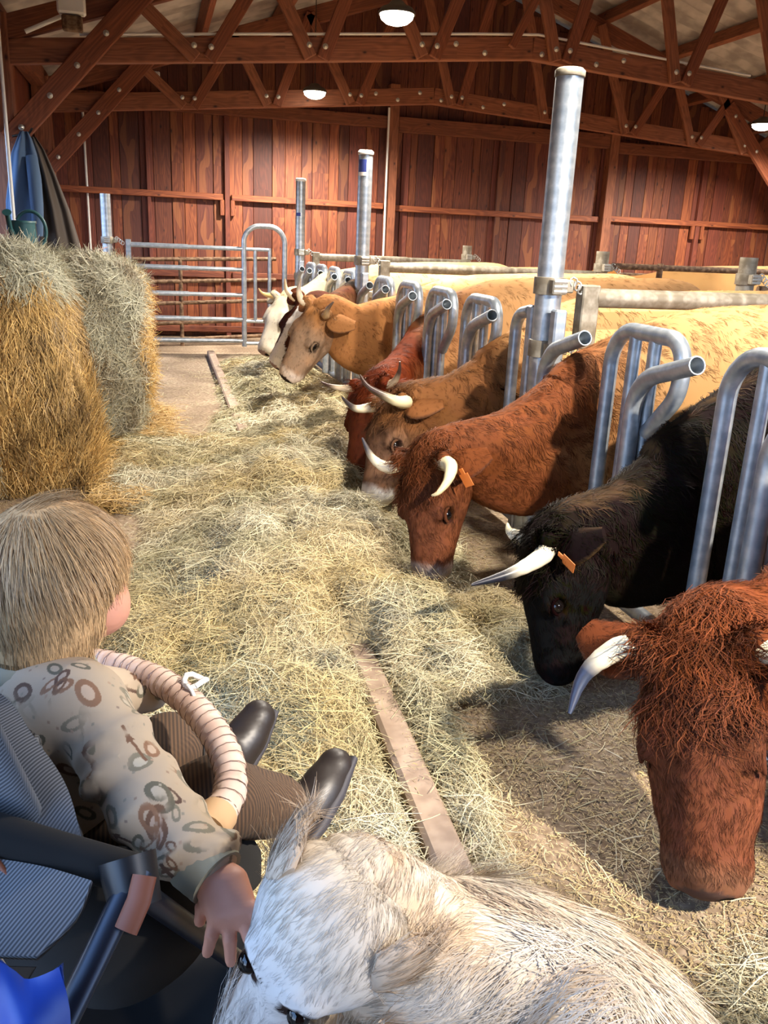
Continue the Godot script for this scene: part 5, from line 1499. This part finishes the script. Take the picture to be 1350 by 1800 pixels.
	hair("strands", cap, 6000, tuft_mesh(6, 0.2, 0.009, 0.02, 0.09, 21, 3, 0.10, 0.26), hm, ho, func(p: Vector3, n: Vector3) -> Vector3:
		var q := Tinv * p
		var crown := Vector3(0.01, 0.09, -0.045)
		var d := (q - crown); d.y -= 0.06
		return T.basis * (d + Vector3(0, -0.05, 0.02)), func(p: Vector3, n: Vector3) -> float: return 1.0, func(p: Vector3) -> float: return 0.052, 0.25, 0.22)
	# --- jumper
	var J := [
		[0, Vector3(-0.11, 0.66, -1.04), Vector3(-0.145, 0.82, -1.07), 0.098, 0.088, 0.04],
		[0, sh + Vector3(-0.012, -0.01, -0.01), Vector3(-0.195, 0.855, -1.155), 0.048, 0.046, 0.05],
		[0, sh, el, 0.048, 0.043, 0.03], [0, el, wr.lerp(el, 0.12), 0.041, 0.033, 0.02],
		[0, Vector3(-0.195, 0.855, -1.155), Vector3(-0.09, 0.775, -1.215), 0.047, 0.04, 0.03], [0, Vector3(-0.09, 0.775, -1.215), Vector3(-0.03, 0.78, -1.21), 0.038, 0.032, 0.02]]
	var side := (wr - el).cross(Vector3.UP).normalized()
	for k in 9: # rucked sleeve
		var t := k / 8.0
		var base := sh.lerp(el, 0.45 + t * 1.1) if t < 0.5 else el.lerp(wr, (t - 0.5) * 1.75)
		var wob := side * 0.014 * sin(k * 2.1) + Vector3(0, 0.010 * cos(k * 1.7), 0)
		J.append([1, base + wob, Vector3(0.051 - 0.012 * t, 0.051 - 0.012 * t, 0.017), 0, 0, 0.014, Basis(Quaternion(Vector3.BACK, (wr - el).normalized().lerp(Vector3(0, -1, 0), 0.25).normalized()))])
	for k in 10:
		var a := TAU * k / 10
		J.append([0, T * Vector3(0.052 * cos(a), -0.125, -0.03 + 0.052 * sin(a)), T * Vector3(0.052 * cos(a + 0.63), -0.125, -0.03 + 0.052 * sin(a + 0.63)), 0.014, 0.014, 0.012])
	var jm := nets(J, Vector3(-0.29, 0.53, -1.31), Vector3(0.075, 0.965, -0.755), 0.0085)
	var jo := put("jumper", jm.mesh(), sw, o)
	var cu := MB.new(); var cdir := (wr - el).normalized()
	var cp := []; var cr := []
	for k in 7:
		cp.append(wr - cdir * 0.026 + cdir * 0.034 * k / 6.0); cr.append(0.0385 + 0.0012 * sin(k * 3.1) - 0.004 * k / 6.0)
	cu.tube(cp, cr, 20)
	put("cuff", cu.mesh(), kn, jo)
	var yk := MB.new(); var yp := []; var yr := []
	for k in 14:
		var a := TAU * k / 13
		yp.append(T * Vector3(0.058 * cos(a), -0.128 + 0.006 * sin(a * 2.0), -0.03 + 0.058 * sin(a))); yr.append(0.019)
	yk.tube(yp, yr, 12, false, false)
	put("collar", yk.mesh(), kn, jo)
	# --- trousers
	var Q := [
		[0, Vector3(-0.09, 0.655, -1.0), Vector3(-0.13, 0.655, -1.09), 0.085, 0.085, 0.03],
		[0, Vector3(-0.06, 0.675, -1.0), Vector3(0.06, 0.69, -1.05), 0.066, 0.058, 0.03], [0, Vector3(0.06, 0.69, -1.05), Vector3(0.162, 0.588, -1.152), 0.056, 0.047, 0.02],
		[0, Vector3(-0.12, 0.675, -1.09), Vector3(-0.005, 0.682, -1.205), 0.060, 0.05, 0.03], [0, Vector3(-0.005, 0.682, -1.205), Vector3(0.072, 0.605, -1.294), 0.049, 0.042, 0.02]]
	for k in 5:
		var t := 0.25 + k * 0.17
		var b := Vector3(0.06, 0.69, -1.05).lerp(Vector3(0.162, 0.588, -1.152), t)
		Q.append([1, b + Vector3(0, 0.004 * sin(k * 2.0), 0.003), Vector3(0.055 - 0.006 * t, 0.055 - 0.006 * t, 0.011), 0, 0, 0.008, Basis(Quaternion(Vector3.BACK, Vector3(0.55, -0.55, -0.6).normalized()))])
	var tm := nets(Q, Vector3(-0.26, 0.5, -1.37), Vector3(0.24, 0.79, -0.88), 0.0095)
	put("trousers", tm.mesh(), cd, o)
	# --- boots
	for b in [[Vector3(0.172, 0.575, -1.163), Vector3(0.205, 0.555, -1.155), Vector3(0.268, 0.600, -1.222)], [Vector3(0.08, 0.593, -1.303), Vector3(0.10, 0.568, -1.315), Vector3(0.155, 0.620, -1.370)]]:
		var an: Vector3 = b[0]; var he: Vector3 = b[1]; var to: Vector3 = b[2]
		var bm := nets([[0, an, he, 0.036, 0.034, 0.02], [0, he, he.lerp(to, 0.55), 0.034, 0.033, 0.02], [0, he.lerp(to, 0.5), to, 0.034, 0.031, 0.02]], he - Vector3.ONE * 0.11, to + Vector3.ONE * 0.09, 0.0065)
		var bo := put("boot", bm.mesh(), M.dark_boot, o)
		var fd := (to - he).normalized(); var out := (he - an) - fd * (he - an).dot(fd); out = out.normalized()
		var so := MB.new(); so.tube([he - fd * 0.03 + out * 0.022, he + out * 0.024, he.lerp(to, 0.6) + out * 0.024, to + fd * 0.028 + out * 0.018], [0.026, 0.034, 0.033, 0.02], 14, true, true, 0.45, out)
		put("sole", so.mesh(), M.boot_sole, bo)
	build_stroller()

# sheet with thickness through a grid of points
func sheet(m: MB, rows: Array, th: float):
	var nr := rows.size(); var nc: int = rows[0].size()
	# refine with Catmull-Rom in both directions
	var cr := func(a, b, c, d, t): return 0.5 * ((2.0 * b) + (c - a) * t + (2.0 * a - 5.0 * b + 4.0 * c - d) * t * t + (3.0 * b - a - 3.0 * c + d) * t * t * t)
	var S := 5
	var fine := []
	for r in rows:
		var o := []
		for i in nc - 1:
			for s in S: o.append(cr.call(r[max(i - 1, 0)], r[i], r[i + 1], r[min(i + 2, nc - 1)], float(s) / S))
		o.append(r[nc - 1]); fine.append(o)
	var full := []
	for i in nr - 1:
		for s in S:
			var o := []
			for k in fine[0].size(): o.append(cr.call(fine[max(i - 1, 0)][k], fine[i][k], fine[i + 1][k], fine[min(i + 2, nr - 1)][k], float(s) / S))
			full.append(o)
	full.append(fine[nr - 1])
	var R := full.size(); var C: int = full[0].size()
	var k0 := m.v.size()
	for sd in 2:
		for i in R:
			for j in C:
				var du: Vector3 = full[i][min(j + 1, C - 1)] - full[i][max(j - 1, 0)]; var dv: Vector3 = full[min(i + 1, R - 1)][j] - full[max(i - 1, 0)][j]
				var n := du.cross(dv).normalized() * (1 if sd == 0 else -1)
				m.vert(full[i][j] + n * th * 0.5, n)
	var half := R * C
	for i in R - 1:
		for j in C - 1:
			var a := k0 + i * C + j
			m.tri(a, a + 1, a + C + 1); m.tri(a, a + C + 1, a + C)
			var b := a + half
			m.tri(b, b + C + 1, b + 1); m.tri(b, b + C, b + C + 1)
	var rim := []
	for j in C: rim.append(j)
	for i in range(1, R): rim.append(i * C + C - 1)
	for j in range(C - 2, -1, -1): rim.append((R - 1) * C + j)
	for i in range(R - 2, 0, -1): rim.append(i * C)
	for q in rim.size():
		var a: int = k0 + rim[q]; var b: int = k0 + rim[(q + 1) % rim.size()]
		m.tri(a, a + half, b + half); m.tri(a, b + half, b)

func build_stroller():
	var tw := mat("grey_twill", Color(1, 1, 1), 0.9); tri_map(tw, rib_tex(srgb(58, 60, 64), srgb(132, 134, 138), 8, true), Vector3(26, 26, 26), true)
	mat("black_fabric", srgb(14, 13, 13), 0.95); mat("black_plastic", srgb(22, 21, 23), 0.42); mat("frame_metal", srgb(40, 42, 52), 0.35, 0.5)
	mat("brown_leather", srgb(128, 68, 40), 0.6); mat("blue_nylon", srgb(26, 62, 150), 0.45); mat("white_string", srgb(222, 220, 214), 0.8)
	var tp := mat("wrap_tape", Color(1, 1, 1), 0.8); tri_map(tp, mottle_tex(64, 64, 0.08, 3, 71, srgb(182, 154, 138), srgb(204, 182, 168), 0.8), Vector3(3, 3, 3), true)
	mat("mesh_weave", srgb(64, 50, 36), 0.9); mat("tyre_rubber", srgb(30, 30, 30), 0.8)
	var o := thing("pushchair", "grey and black pushchair with a tape-wrapped bumper bar carrying the toddler", "pushchair")
	# bumper bar, wrapped in tape: a ridge for each turn
	var ctl := [Vector3(-0.160, 0.790, -1.300), Vector3(-0.127, 0.795, -1.298), Vector3(-0.065, 0.800, -1.252), Vector3(0.003, 0.805, -1.170), Vector3(0.051, 0.795, -1.078), Vector3(0.073, 0.781, -1.001), Vector3(0.070, 0.771, -0.944), Vector3(0.052, 0.768, -0.906)]
	var cv := Curve3D.new()
	for k in ctl.size():
		var tg: Vector3 = (ctl[min(k + 1, ctl.size() - 1)] - ctl[max(k - 1, 0)]) / 6.0
		cv.add_point(ctl[k], -tg, tg)
	var len := cv.get_baked_length()
	var turns := 30
	var bp := []; var br := []
	for k in turns * 6 + 1:
		var t := float(k) / (turns * 6)
		bp.append(cv.sample_baked(t * len, true)); br.append(0.0185 + 0.0040 * fposmod(k / 6.0 + 0.25 * sin(k * 0.31), 1.0))
	var bm := MB.new(); bm.tube(bp, br, 16)
	var bo := put("bumper_bar", bm.mesh(), tp, o)
	var hx := []; var fu := Vector3.UP
	for k in turns * 12 + 1: # seam between the turns of tape
		var t := float(k) / (turns * 12)
		var c0 := cv.sample_baked(t * len, true); var c1 := cv.sample_baked(min(t * len + 0.004, len), true)
		if k == turns * 12: c1 = c0 + (c0 - cv.sample_baked(len - 0.004, true))
		var dd := (c1 - c0).normalized(); var bx := fu.cross(dd).normalized(); var by := dd.cross(bx)
		hx.append(c0 + (bx * cos(k * TAU / 12.0) + by * sin(k * TAU / 12.0)) * 0.0223)
	var hxm := MB.new(); hxm.tube(hx, 0.0006, 4)
	put("tape_seam", hxm.mesh(), mat("tape_seam_brown", srgb(112, 90, 80), 0.8), bo)
	var cu := MB.new(); var e1: Vector3 = bp[-1]; var ed: Vector3 = (bp[-1] - bp[-6]).normalized()
	cu.tube([e1 - ed * 0.005, e1 + ed * 0.028], 0.0245, 18)
	put("tape_end", cu.mesh(), mat("tan_tape", srgb(190, 156, 118), 0.7), o)
	var st := MB.new()
	var q := cv.sample_baked(len * 0.52, true)
	var ring := []
	for k in 13: ring.append(q + Vector3(0.012 * sin(k * TAU / 12), 0.026 * cos(k * TAU / 12), 0.024 * sin(k * TAU / 12)))
	st.tube(ring, 0.003, 6, false, false)
	var lp := []
	for k in 12:
		var a := TAU * k / 11
		lp.append(q + Vector3(0.012 + 0.016 * sin(a), 0.026 + 0.005 * sin(a * 2.0), -0.012 + 0.016 * cos(a)))
	st.tube(lp, 0.0042, 7)
	put("white_string", st.mesh(), M.white_string, o)
	var bc := MB.new(); bc.tube([q + Vector3(0.012, -0.018, 0.016), q + Vector3(0.02, -0.06, 0.03), q + Vector3(0.018, -0.10, 0.045)], 0.0018, 5)
	put("dangling_cord", bc.mesh(), M.black_iron, o)
	# seat
	var se := MB.new()
	se.tube([Vector3(-0.20, 0.585, -0.95), Vector3(-0.14, 0.57, -1.0), Vector3(-0.04, 0.56, -1.09), Vector3(0.02, 0.555, -1.14), Vector3(0.06, 0.53, -1.18)], [0.10, 0.15, 0.16, 0.15, 0.10], 20, true, true, 0.32, Vector3.UP)
	put("seat", se.mesh(), M.black_fabric, o)
	var bk := MB.new()
	bk.tube([Vector3(-0.20, 0.56, -0.98), Vector3(-0.225, 0.70, -0.96), Vector3(-0.255, 0.86, -0.94), Vector3(-0.28, 0.99, -0.92), Vector3(-0.285, 1.02, -0.915)], [0.14, 0.16, 0.165, 0.15, 0.10], 22, true, true, 0.20, Vector3(0.7, 0.1, -0.7))
	put("backrest", bk.mesh(), tw, o)
	# dark side wall of the seat below the arm
	var sd := MB.new()
	sheet(sd, [[Vector3(-0.20, 0.82, -0.86), Vector3(-0.10, 0.80, -0.84), Vector3(-0.02, 0.77, -0.87), Vector3(0.045, 0.74, -0.94)], [Vector3(-0.20, 0.70, -0.85), Vector3(-0.10, 0.68, -0.80), Vector3(0.0, 0.67, -0.83), Vector3(0.06, 0.655, -0.93)], [Vector3(-0.18, 0.56, -0.90), Vector3(-0.08, 0.55, -0.86), Vector3(0.0, 0.545, -0.90), Vector3(0.06, 0.55, -0.98)]], 0.012)
	put("seat_side", sd.mesh(), M.black_fabric, o)
	# grey fabric hood, folded back beside the child
	var h1 := MB.new()
	sheet(h1, [[Vector3(-0.30, 0.935, -1.0), Vector3(-0.235, 0.938, -0.995), Vector3(-0.185, 0.920, -0.962), Vector3(-0.150, 0.897, -0.914)], [Vector3(-0.30, 0.92, -0.95), Vector3(-0.23, 0.915, -0.925), Vector3(-0.165, 0.893, -0.895), Vector3(-0.117, 0.868, -0.863)], [Vector3(-0.30, 0.885, -0.90), Vector3(-0.22, 0.875, -0.86), Vector3(-0.15, 0.856, -0.84), Vector3(-0.098, 0.845, -0.818)], [Vector3(-0.30, 0.85, -0.87), Vector3(-0.22, 0.842, -0.83), Vector3(-0.15, 0.834, -0.81), Vector3(-0.092, 0.826, -0.800)]], 0.012)
	put("hood_panel", h1.mesh(), tw, o)
	var h2 := MB.new()
	sheet(h2, [[Vector3(-0.26, 0.85, -0.80), Vector3(-0.19, 0.843, -0.785), Vector3(-0.13, 0.838, -0.765), Vector3(-0.080, 0.832, -0.742)], [Vector3(-0.26, 0.82, -0.765), Vector3(-0.19, 0.822, -0.745), Vector3(-0.14, 0.818, -0.725), Vector3(-0.095, 0.812, -0.715)], [Vector3(-0.26, 0.79, -0.73), Vector3(-0.19, 0.80, -0.705), Vector3(-0.155, 0.800, -0.695), Vector3(-0.128, 0.798, -0.690)]], 0.012)
	put("side_panel", h2.mesh(), tw, o)
	var tr := MB.new(); tr.tube([Vector3(-0.175, 0.848, -0.778), Vector3(-0.155, 0.832, -0.755), Vector3(-0.138, 0.826, -0.735)], 0.0035, 6)
	put("orange_trim", tr.mesh(), M.brown_leather, o)
	var wv := MB.new(); sheet(wv, [[Vector3(-0.24, 0.785, -0.715), Vector3(-0.18, 0.790, -0.70), Vector3(-0.13, 0.790, -0.688)], [Vector3(-0.24, 0.770, -0.70), Vector3(-0.18, 0.775, -0.688), Vector3(-0.14, 0.778, -0.680)]], 0.006)
	put("mesh_strip", wv.mesh(), M.mesh_weave, o)
	# push bar and frame
	var ar := MB.new(); ar.tube(bend([Vector3(-0.36, 0.90, -0.855), Vector3(-0.20, 0.868, -0.806), Vector3(-0.11, 0.838, -0.782), Vector3(-0.042, 0.820, -0.760)], 0.2, 6), 0.0205, 16)
	put("padded_arm", ar.mesh(), M.black_fabric, o)
	var hb := MB.new(); hb.tube([Vector3(-0.048, 0.838, -0.765), Vector3(-0.04, 0.80, -0.735)], [0.030, 0.026], 16)
	put("hinge", hb.mesh(), M.black_plastic, o)
	var lg := MB.new(); lg.tube([Vector3(-0.036, 0.835, -0.748), Vector3(-0.066, 0.800, -0.707), Vector3(-0.104, 0.757, -0.652), Vector3(-0.16, 0.66, -0.56), Vector3(-0.20, 0.16, -0.40)], [0.016, 0.015, 0.014, 0.014, 0.014], 12, true, true, 0.7)
	put("frame_leg", lg.mesh(), M.frame_metal, o)
	var ll := MB.new(); ll.tube([Vector3(-0.030, 0.842, -0.729), Vector3(-0.036, 0.826, -0.714), Vector3(-0.049, 0.806, -0.699)], 0.0125, 12, true, true, 0.55)
	put("leather_grip", ll.mesh(), M.brown_leather, o)
	for p in [[Vector3(-0.04, 0.80, -0.76), Vector3(0.28, 0.13, -1.10)], [Vector3(-0.34, 0.80, -0.98), Vector3(0.0, 0.13, -1.42)], [Vector3(-0.34, 0.80, -0.98), Vector3(-0.45, 0.16, -0.75)], [Vector3(-0.20, 0.16, -0.40), Vector3(-0.45, 0.16, -0.75)]]:
		var fm := MB.new(); fm.tube(p, 0.013, 10)
		put("frame_tube", fm.mesh(), M.frame_metal, o)
	for p in [[Vector3(0.28, 0.13, -1.10), 0.09], [Vector3(0.0, 0.13, -1.42), 0.09], [Vector3(-0.20, 0.16, -0.40), 0.15], [Vector3(-0.45, 0.16, -0.75), 0.15]]:
		var c: Vector3 = p[0]; var R: float = p[1]
		c.y = R + 0.0
		var wm := MB.new(); var ax := Basis(Quaternion(Vector3.UP, Vector3(0.7, 0, 0.71).normalized()))
		wm.lathe(Transform3D(ax, c), [Vector2(R * 0.25, -0.018), Vector2(R * 0.8, -0.012), Vector2(R * 0.92, -0.022), Vector2(R, -0.010), Vector2(R, 0.010), Vector2(R * 0.92, 0.022), Vector2(R * 0.8, 0.012), Vector2(R * 0.25, 0.018)], 24)
		put("wheel", wm.mesh(), M.tyre_rubber, o)
	# basket under the seat
	var bs := MB.new(); sheet(bs, [[Vector3(-0.32, 0.46, -0.98), Vector3(-0.15, 0.40, -0.80), Vector3(-0.05, 0.46, -0.72)], [Vector3(-0.18, 0.44, -1.12), Vector3(0.0, 0.34, -0.97), Vector3(0.10, 0.44, -0.86)], [Vector3(-0.08, 0.46, -1.24), Vector3(0.10, 0.42, -1.1), Vector3(0.18, 0.46, -0.98)]], 0.008)
	put("basket", bs.mesh(), M.black_fabric, o)
	# blue bag hanging at the handle
	var bg := thing("blue_bag", "crumpled bright blue nylon bag hanging below the grey pushchair panel", "bag")
	var g := MB.new()
	sheet(g, [[Vector3(-0.218, 0.852, -0.655), Vector3(-0.158, 0.844, -0.652), Vector3(-0.131, 0.822, -0.640), Vector3(-0.100, 0.834, -0.640)], [Vector3(-0.218, 0.812, -0.615), Vector3(-0.158, 0.800, -0.625), Vector3(-0.126, 0.804, -0.605), Vector3(-0.096, 0.792, -0.618)], [Vector3(-0.218, 0.762, -0.600), Vector3(-0.158, 0.752, -0.575), Vector3(-0.131, 0.758, -0.590), Vector3(-0.106, 0.742, -0.590)], [Vector3(-0.218, 0.712, -0.610), Vector3(-0.158, 0.702, -0.585), Vector3(-0.133, 0.708, -0.600), Vector3(-0.113, 0.692, -0.600)]], 0.012)
	put("cloth", g.mesh(), M.blue_nylon, bg)
	for z in [0.0, 0.03]:
		var sp := MB.new(); sp.tube([Vector3(-0.19, 0.79, -0.655 + z), Vector3(-0.20, 0.83, -0.70), Vector3(-0.21, 0.865, -0.80)], 0.003, 8)
		put("strap", sp.mesh(), M.black_fabric, bg)

func build_dog():
	var o := thing("dog", "fluffy cream white retriever beside the pushchair, seen from above", "dog")
	var CR := Vector3(0.967, 0.043, 0.250); var CD := Vector3(-0.036, -0.953, 0.302); var CF := Vector3(0.251, -0.301, -0.920)
	# head frame: muzzle towards lower left, crown towards the viewer
	var F := (CR * -0.5435 + CD * 0.775 + CF * 0.2022).normalized()
	var U := (CF * -0.870 + CD * -0.2845 + CR * -0.1327); U = (U - F * U.dot(F)).normalized()
	var L := U.cross(F).normalized()
	var at := Vector3(0.1507, 0.7967, -0.6837)
	var S := 1.1
	var T := Transform3D(Basis(L * S, U * S, F * S), at)
	var P := [
		[1, Vector3(0, -0.004, 0.008), Vector3(0.062, 0.052, 0.052), 0, 0, 0.03],
		[1, Vector3(0, 0.004, 0.045), Vector3(0.05, 0.042, 0.05), 0, 0, 0.03],
		[0, Vector3(0, -0.026, 0.07), Vector3(0, -0.034, 0.185), 0.043, 0.031, 0.03],
		[0, Vector3(0, -0.05, 0.05), Vector3(0, -0.06, 0.165), 0.033, 0.02, 0.02],
		[1, Vector3(0, -0.02, 0.202), Vector3(0.02, 0.016, 0.016), 0, 0, 0.012]]
	for s in [-1, 1]:
		P.append([1, Vector3(0.04 * s, -0.03, 0.02), Vector3(0.036, 0.04, 0.05), 0, 0, 0.03])
		P.append([0, Vector3(0.020 * s, 0.032, 0.050), Vector3(0.034 * s, 0.030, 0.056), 0.012, 0.010, 0.018])
		P.append([2, Vector3(0.035 * s, 0.034, 0.080), Vector3.ZERO, 0.013, 0, 0.008])
	var hd := nets(P, Vector3(-0.11, -0.12, -0.13), Vector3(0.11, 0.10, 0.25), 0.0065)
	var cream := lin(212, 200, 184); var tan := lin(188, 156, 120)
	var m := MB.new()
	for i in hd.v.size():
		var q := hd.v[i]
		var c := cream.lerp(lin(220, 214, 208), smoothstep(0.0, 0.08, q.z))
		if (q - Vector3(0, -0.016, 0.212)).length() < 0.024: c = lin(40, 32, 32)
		if Vector3(abs(q.x) - 0.033, q.y - 0.030, q.z - 0.076).length() < 0.021: c = lin(56, 46, 42)
		m.col = c
		m.vert(T * q, (T.basis * hd.n[i]).normalized())
	m.ix = hd.ix.duplicate()
	# ears
	for s in [-1, 1]:
		var pts := []; var rad := []
		for k in 8:
			var t := k / 7.0
			pts.append(T * (Vector3(0.054 * s, 0.018, -0.008) + Vector3(s * 0.030 * sin(t * 1.6), -0.085 * pow(t, 1.5) - 0.005 * t, -0.02 * t + 0.02 * t * t)))
			rad.append(S * (0.016 + 0.020 * sin(PI * pow(t, 0.8))))
		m.col = tan.lerp(cream, 0.45)
		m.tube(pts, rad, 12, true, true, 0.32, T.basis * Vector3(s * 0.9, 0.5, 0))
	# neck, back and rump as one loft
	var n0: Vector3 = T * Vector3(0, -0.02, 0.01)
	var k1 := m.v.size()
	m.col = cream
	loft(m, [[n0, 0.045, 0.045, 0.045], [T * Vector3(-0.012, -0.05, -0.01), 0.05, 0.045, 0.06], [Vector3(0.265, 0.70, -0.72), 0.085, 0.075, 0.12], [Vector3(0.36, 0.64, -0.71), 0.12, 0.10, 0.16], [Vector3(0.44, 0.59, -0.63), 0.145, 0.115, 0.18], [Vector3(0.47, 0.45, -0.47), 0.155, 0.125, 0.17], [Vector3(0.50, 0.33, -0.29), 0.165, 0.14, 0.16], [Vector3(0.52, 0.20, -0.14), 0.14, 0.13, 0.12], [Vector3(0.53, 0.12, -0.05), 0.06, 0.06, 0.06]], [U, (U + Vector3.UP) * 0.6, Vector3.UP, Vector3(0, 0.95, -0.2), Vector3(0, 0.9, -0.35), Vector3(0, 0.8, -0.6), Vector3(0, 0.7, -0.7), Vector3(0, 0.6, -0.8), Vector3(0, 0.6, -0.8)], 7, 28)
	# legs: straight front legs, folded hind legs
	for s in [-1, 1]:
		var sh: Vector3 = Vector3(0.27 + 0.0 * s, 0.56, -0.66) + Vector3(0.55, 0, 0.45) * 0.10 * s
		m.tube([sh + Vector3(0.05, 0.06, 0.05), sh, sh + Vector3(-0.03, -0.22, -0.02), sh + Vector3(-0.03, -0.30, -0.02), sh + Vector3(-0.03, -0.5, -0.02), sh + Vector3(-0.06, -0.545, -0.04)], [0.09, 0.075, 0.042, 0.036, 0.033, 0.035], 14)
		var hp: Vector3 = Vector3(0.49, 0.26, -0.18) + Vector3(0.8, 0, 0.3) * 0.13 * s
		m.tube([hp, hp + Vector3(-0.06, -0.06, -0.12), hp + Vector3(-0.02, -0.16, -0.02), hp + Vector3(-0.02, -0.225, 0.02), hp + Vector3(-0.10, -0.235, -0.10)], [0.12, 0.09, 0.05, 0.036, 0.036], 14)
	m.tube([Vector3(0.53, 0.15, -0.05), Vector3(0.60, 0.07, 0.05), Vector3(0.72, 0.05, 0.08), Vector3(0.82, 0.05, 0.04)], [0.04, 0.045, 0.05, 0.02], 12)
	m.smooth_normals()
	for i in range(k1, m.v.size()):
		var p := m.v[i]
		var nz := coat_fn.get_noise_3dv(p * 9.0)
		m.c[i] = cream.lerp(tan, clampf(0.12 + nz * 1.1, 0, 0.75))
	put("body", m.mesh(), M.hide_coat, o)
	for s in [-1, 1]:
		var e := MB.new(); var prof := []
		for k in 9: prof.append(Vector2(max(sin(PI * k / 8.0), 0.001), -cos(PI * k / 8.0)) * 0.0125)
		e.lathe(Transform3D(Basis.IDENTITY, T * Vector3(0.032 * s, 0.027, 0.074)), prof, 14)
		put("eye", e.mesh(), M.wet_eye, o)
	var Ti := T.affine_inverse()
	var flow := func(p: Vector3, n: Vector3) -> Vector3:
		var q := Ti * p
		if q.length() < 0.25 and q.z > -0.06:
			return T.basis * Vector3(q.x * 4.0, -0.1, -1.0)
		return Vector3(0.25, -0.75, 0.75)
	var dens := func(p: Vector3, n: Vector3) -> float:
		var q := Ti * p
		if Vector3(abs(q.x) - 0.033, q.y - 0.030, q.z - 0.079).length() < 0.021: return 0.0
		if (q - Vector3(0, -0.016, 0.20)).length() < 0.045: return 0.0
		if p.y < 0.45: return 0.12
		return 1.0
	var size := func(p: Vector3) -> float:
		var q := Ti * p
		if q.length() < 0.25 and q.z > -0.075 and abs(q.x) < 0.075: return lerpf(0.021, 0.011, clampf(q.z / 0.1 + 0.3, 0, 1))
		if q.length() < 0.16: return 0.032
		return 0.05
	hair("coat_hair", m, 17000, tuft_mesh(4, 0.28, 0.020, 0.06, 0.10, 31, 3, 0.25, 0.0, 0.10), M.hair_coat, o, flow, dens, size, 0.12, 0.5)
	var ldens := func(p: Vector3, n: Vector3) -> float:
		var q := Ti * p
		if q.length() < 0.17: return 0.0
		return 1.0 if p.y > 0.45 and n.y > -0.2 else 0.0
	hair("long_locks", m, 900, tuft_mesh(14, 0.16, 0.009, 0.12, 0.16, 33, 4, 0.25, 0.0, 0.12), M.hair_coat, o, flow, ldens, func(p: Vector3) -> float: return 0.075, 0.2, 0.6)
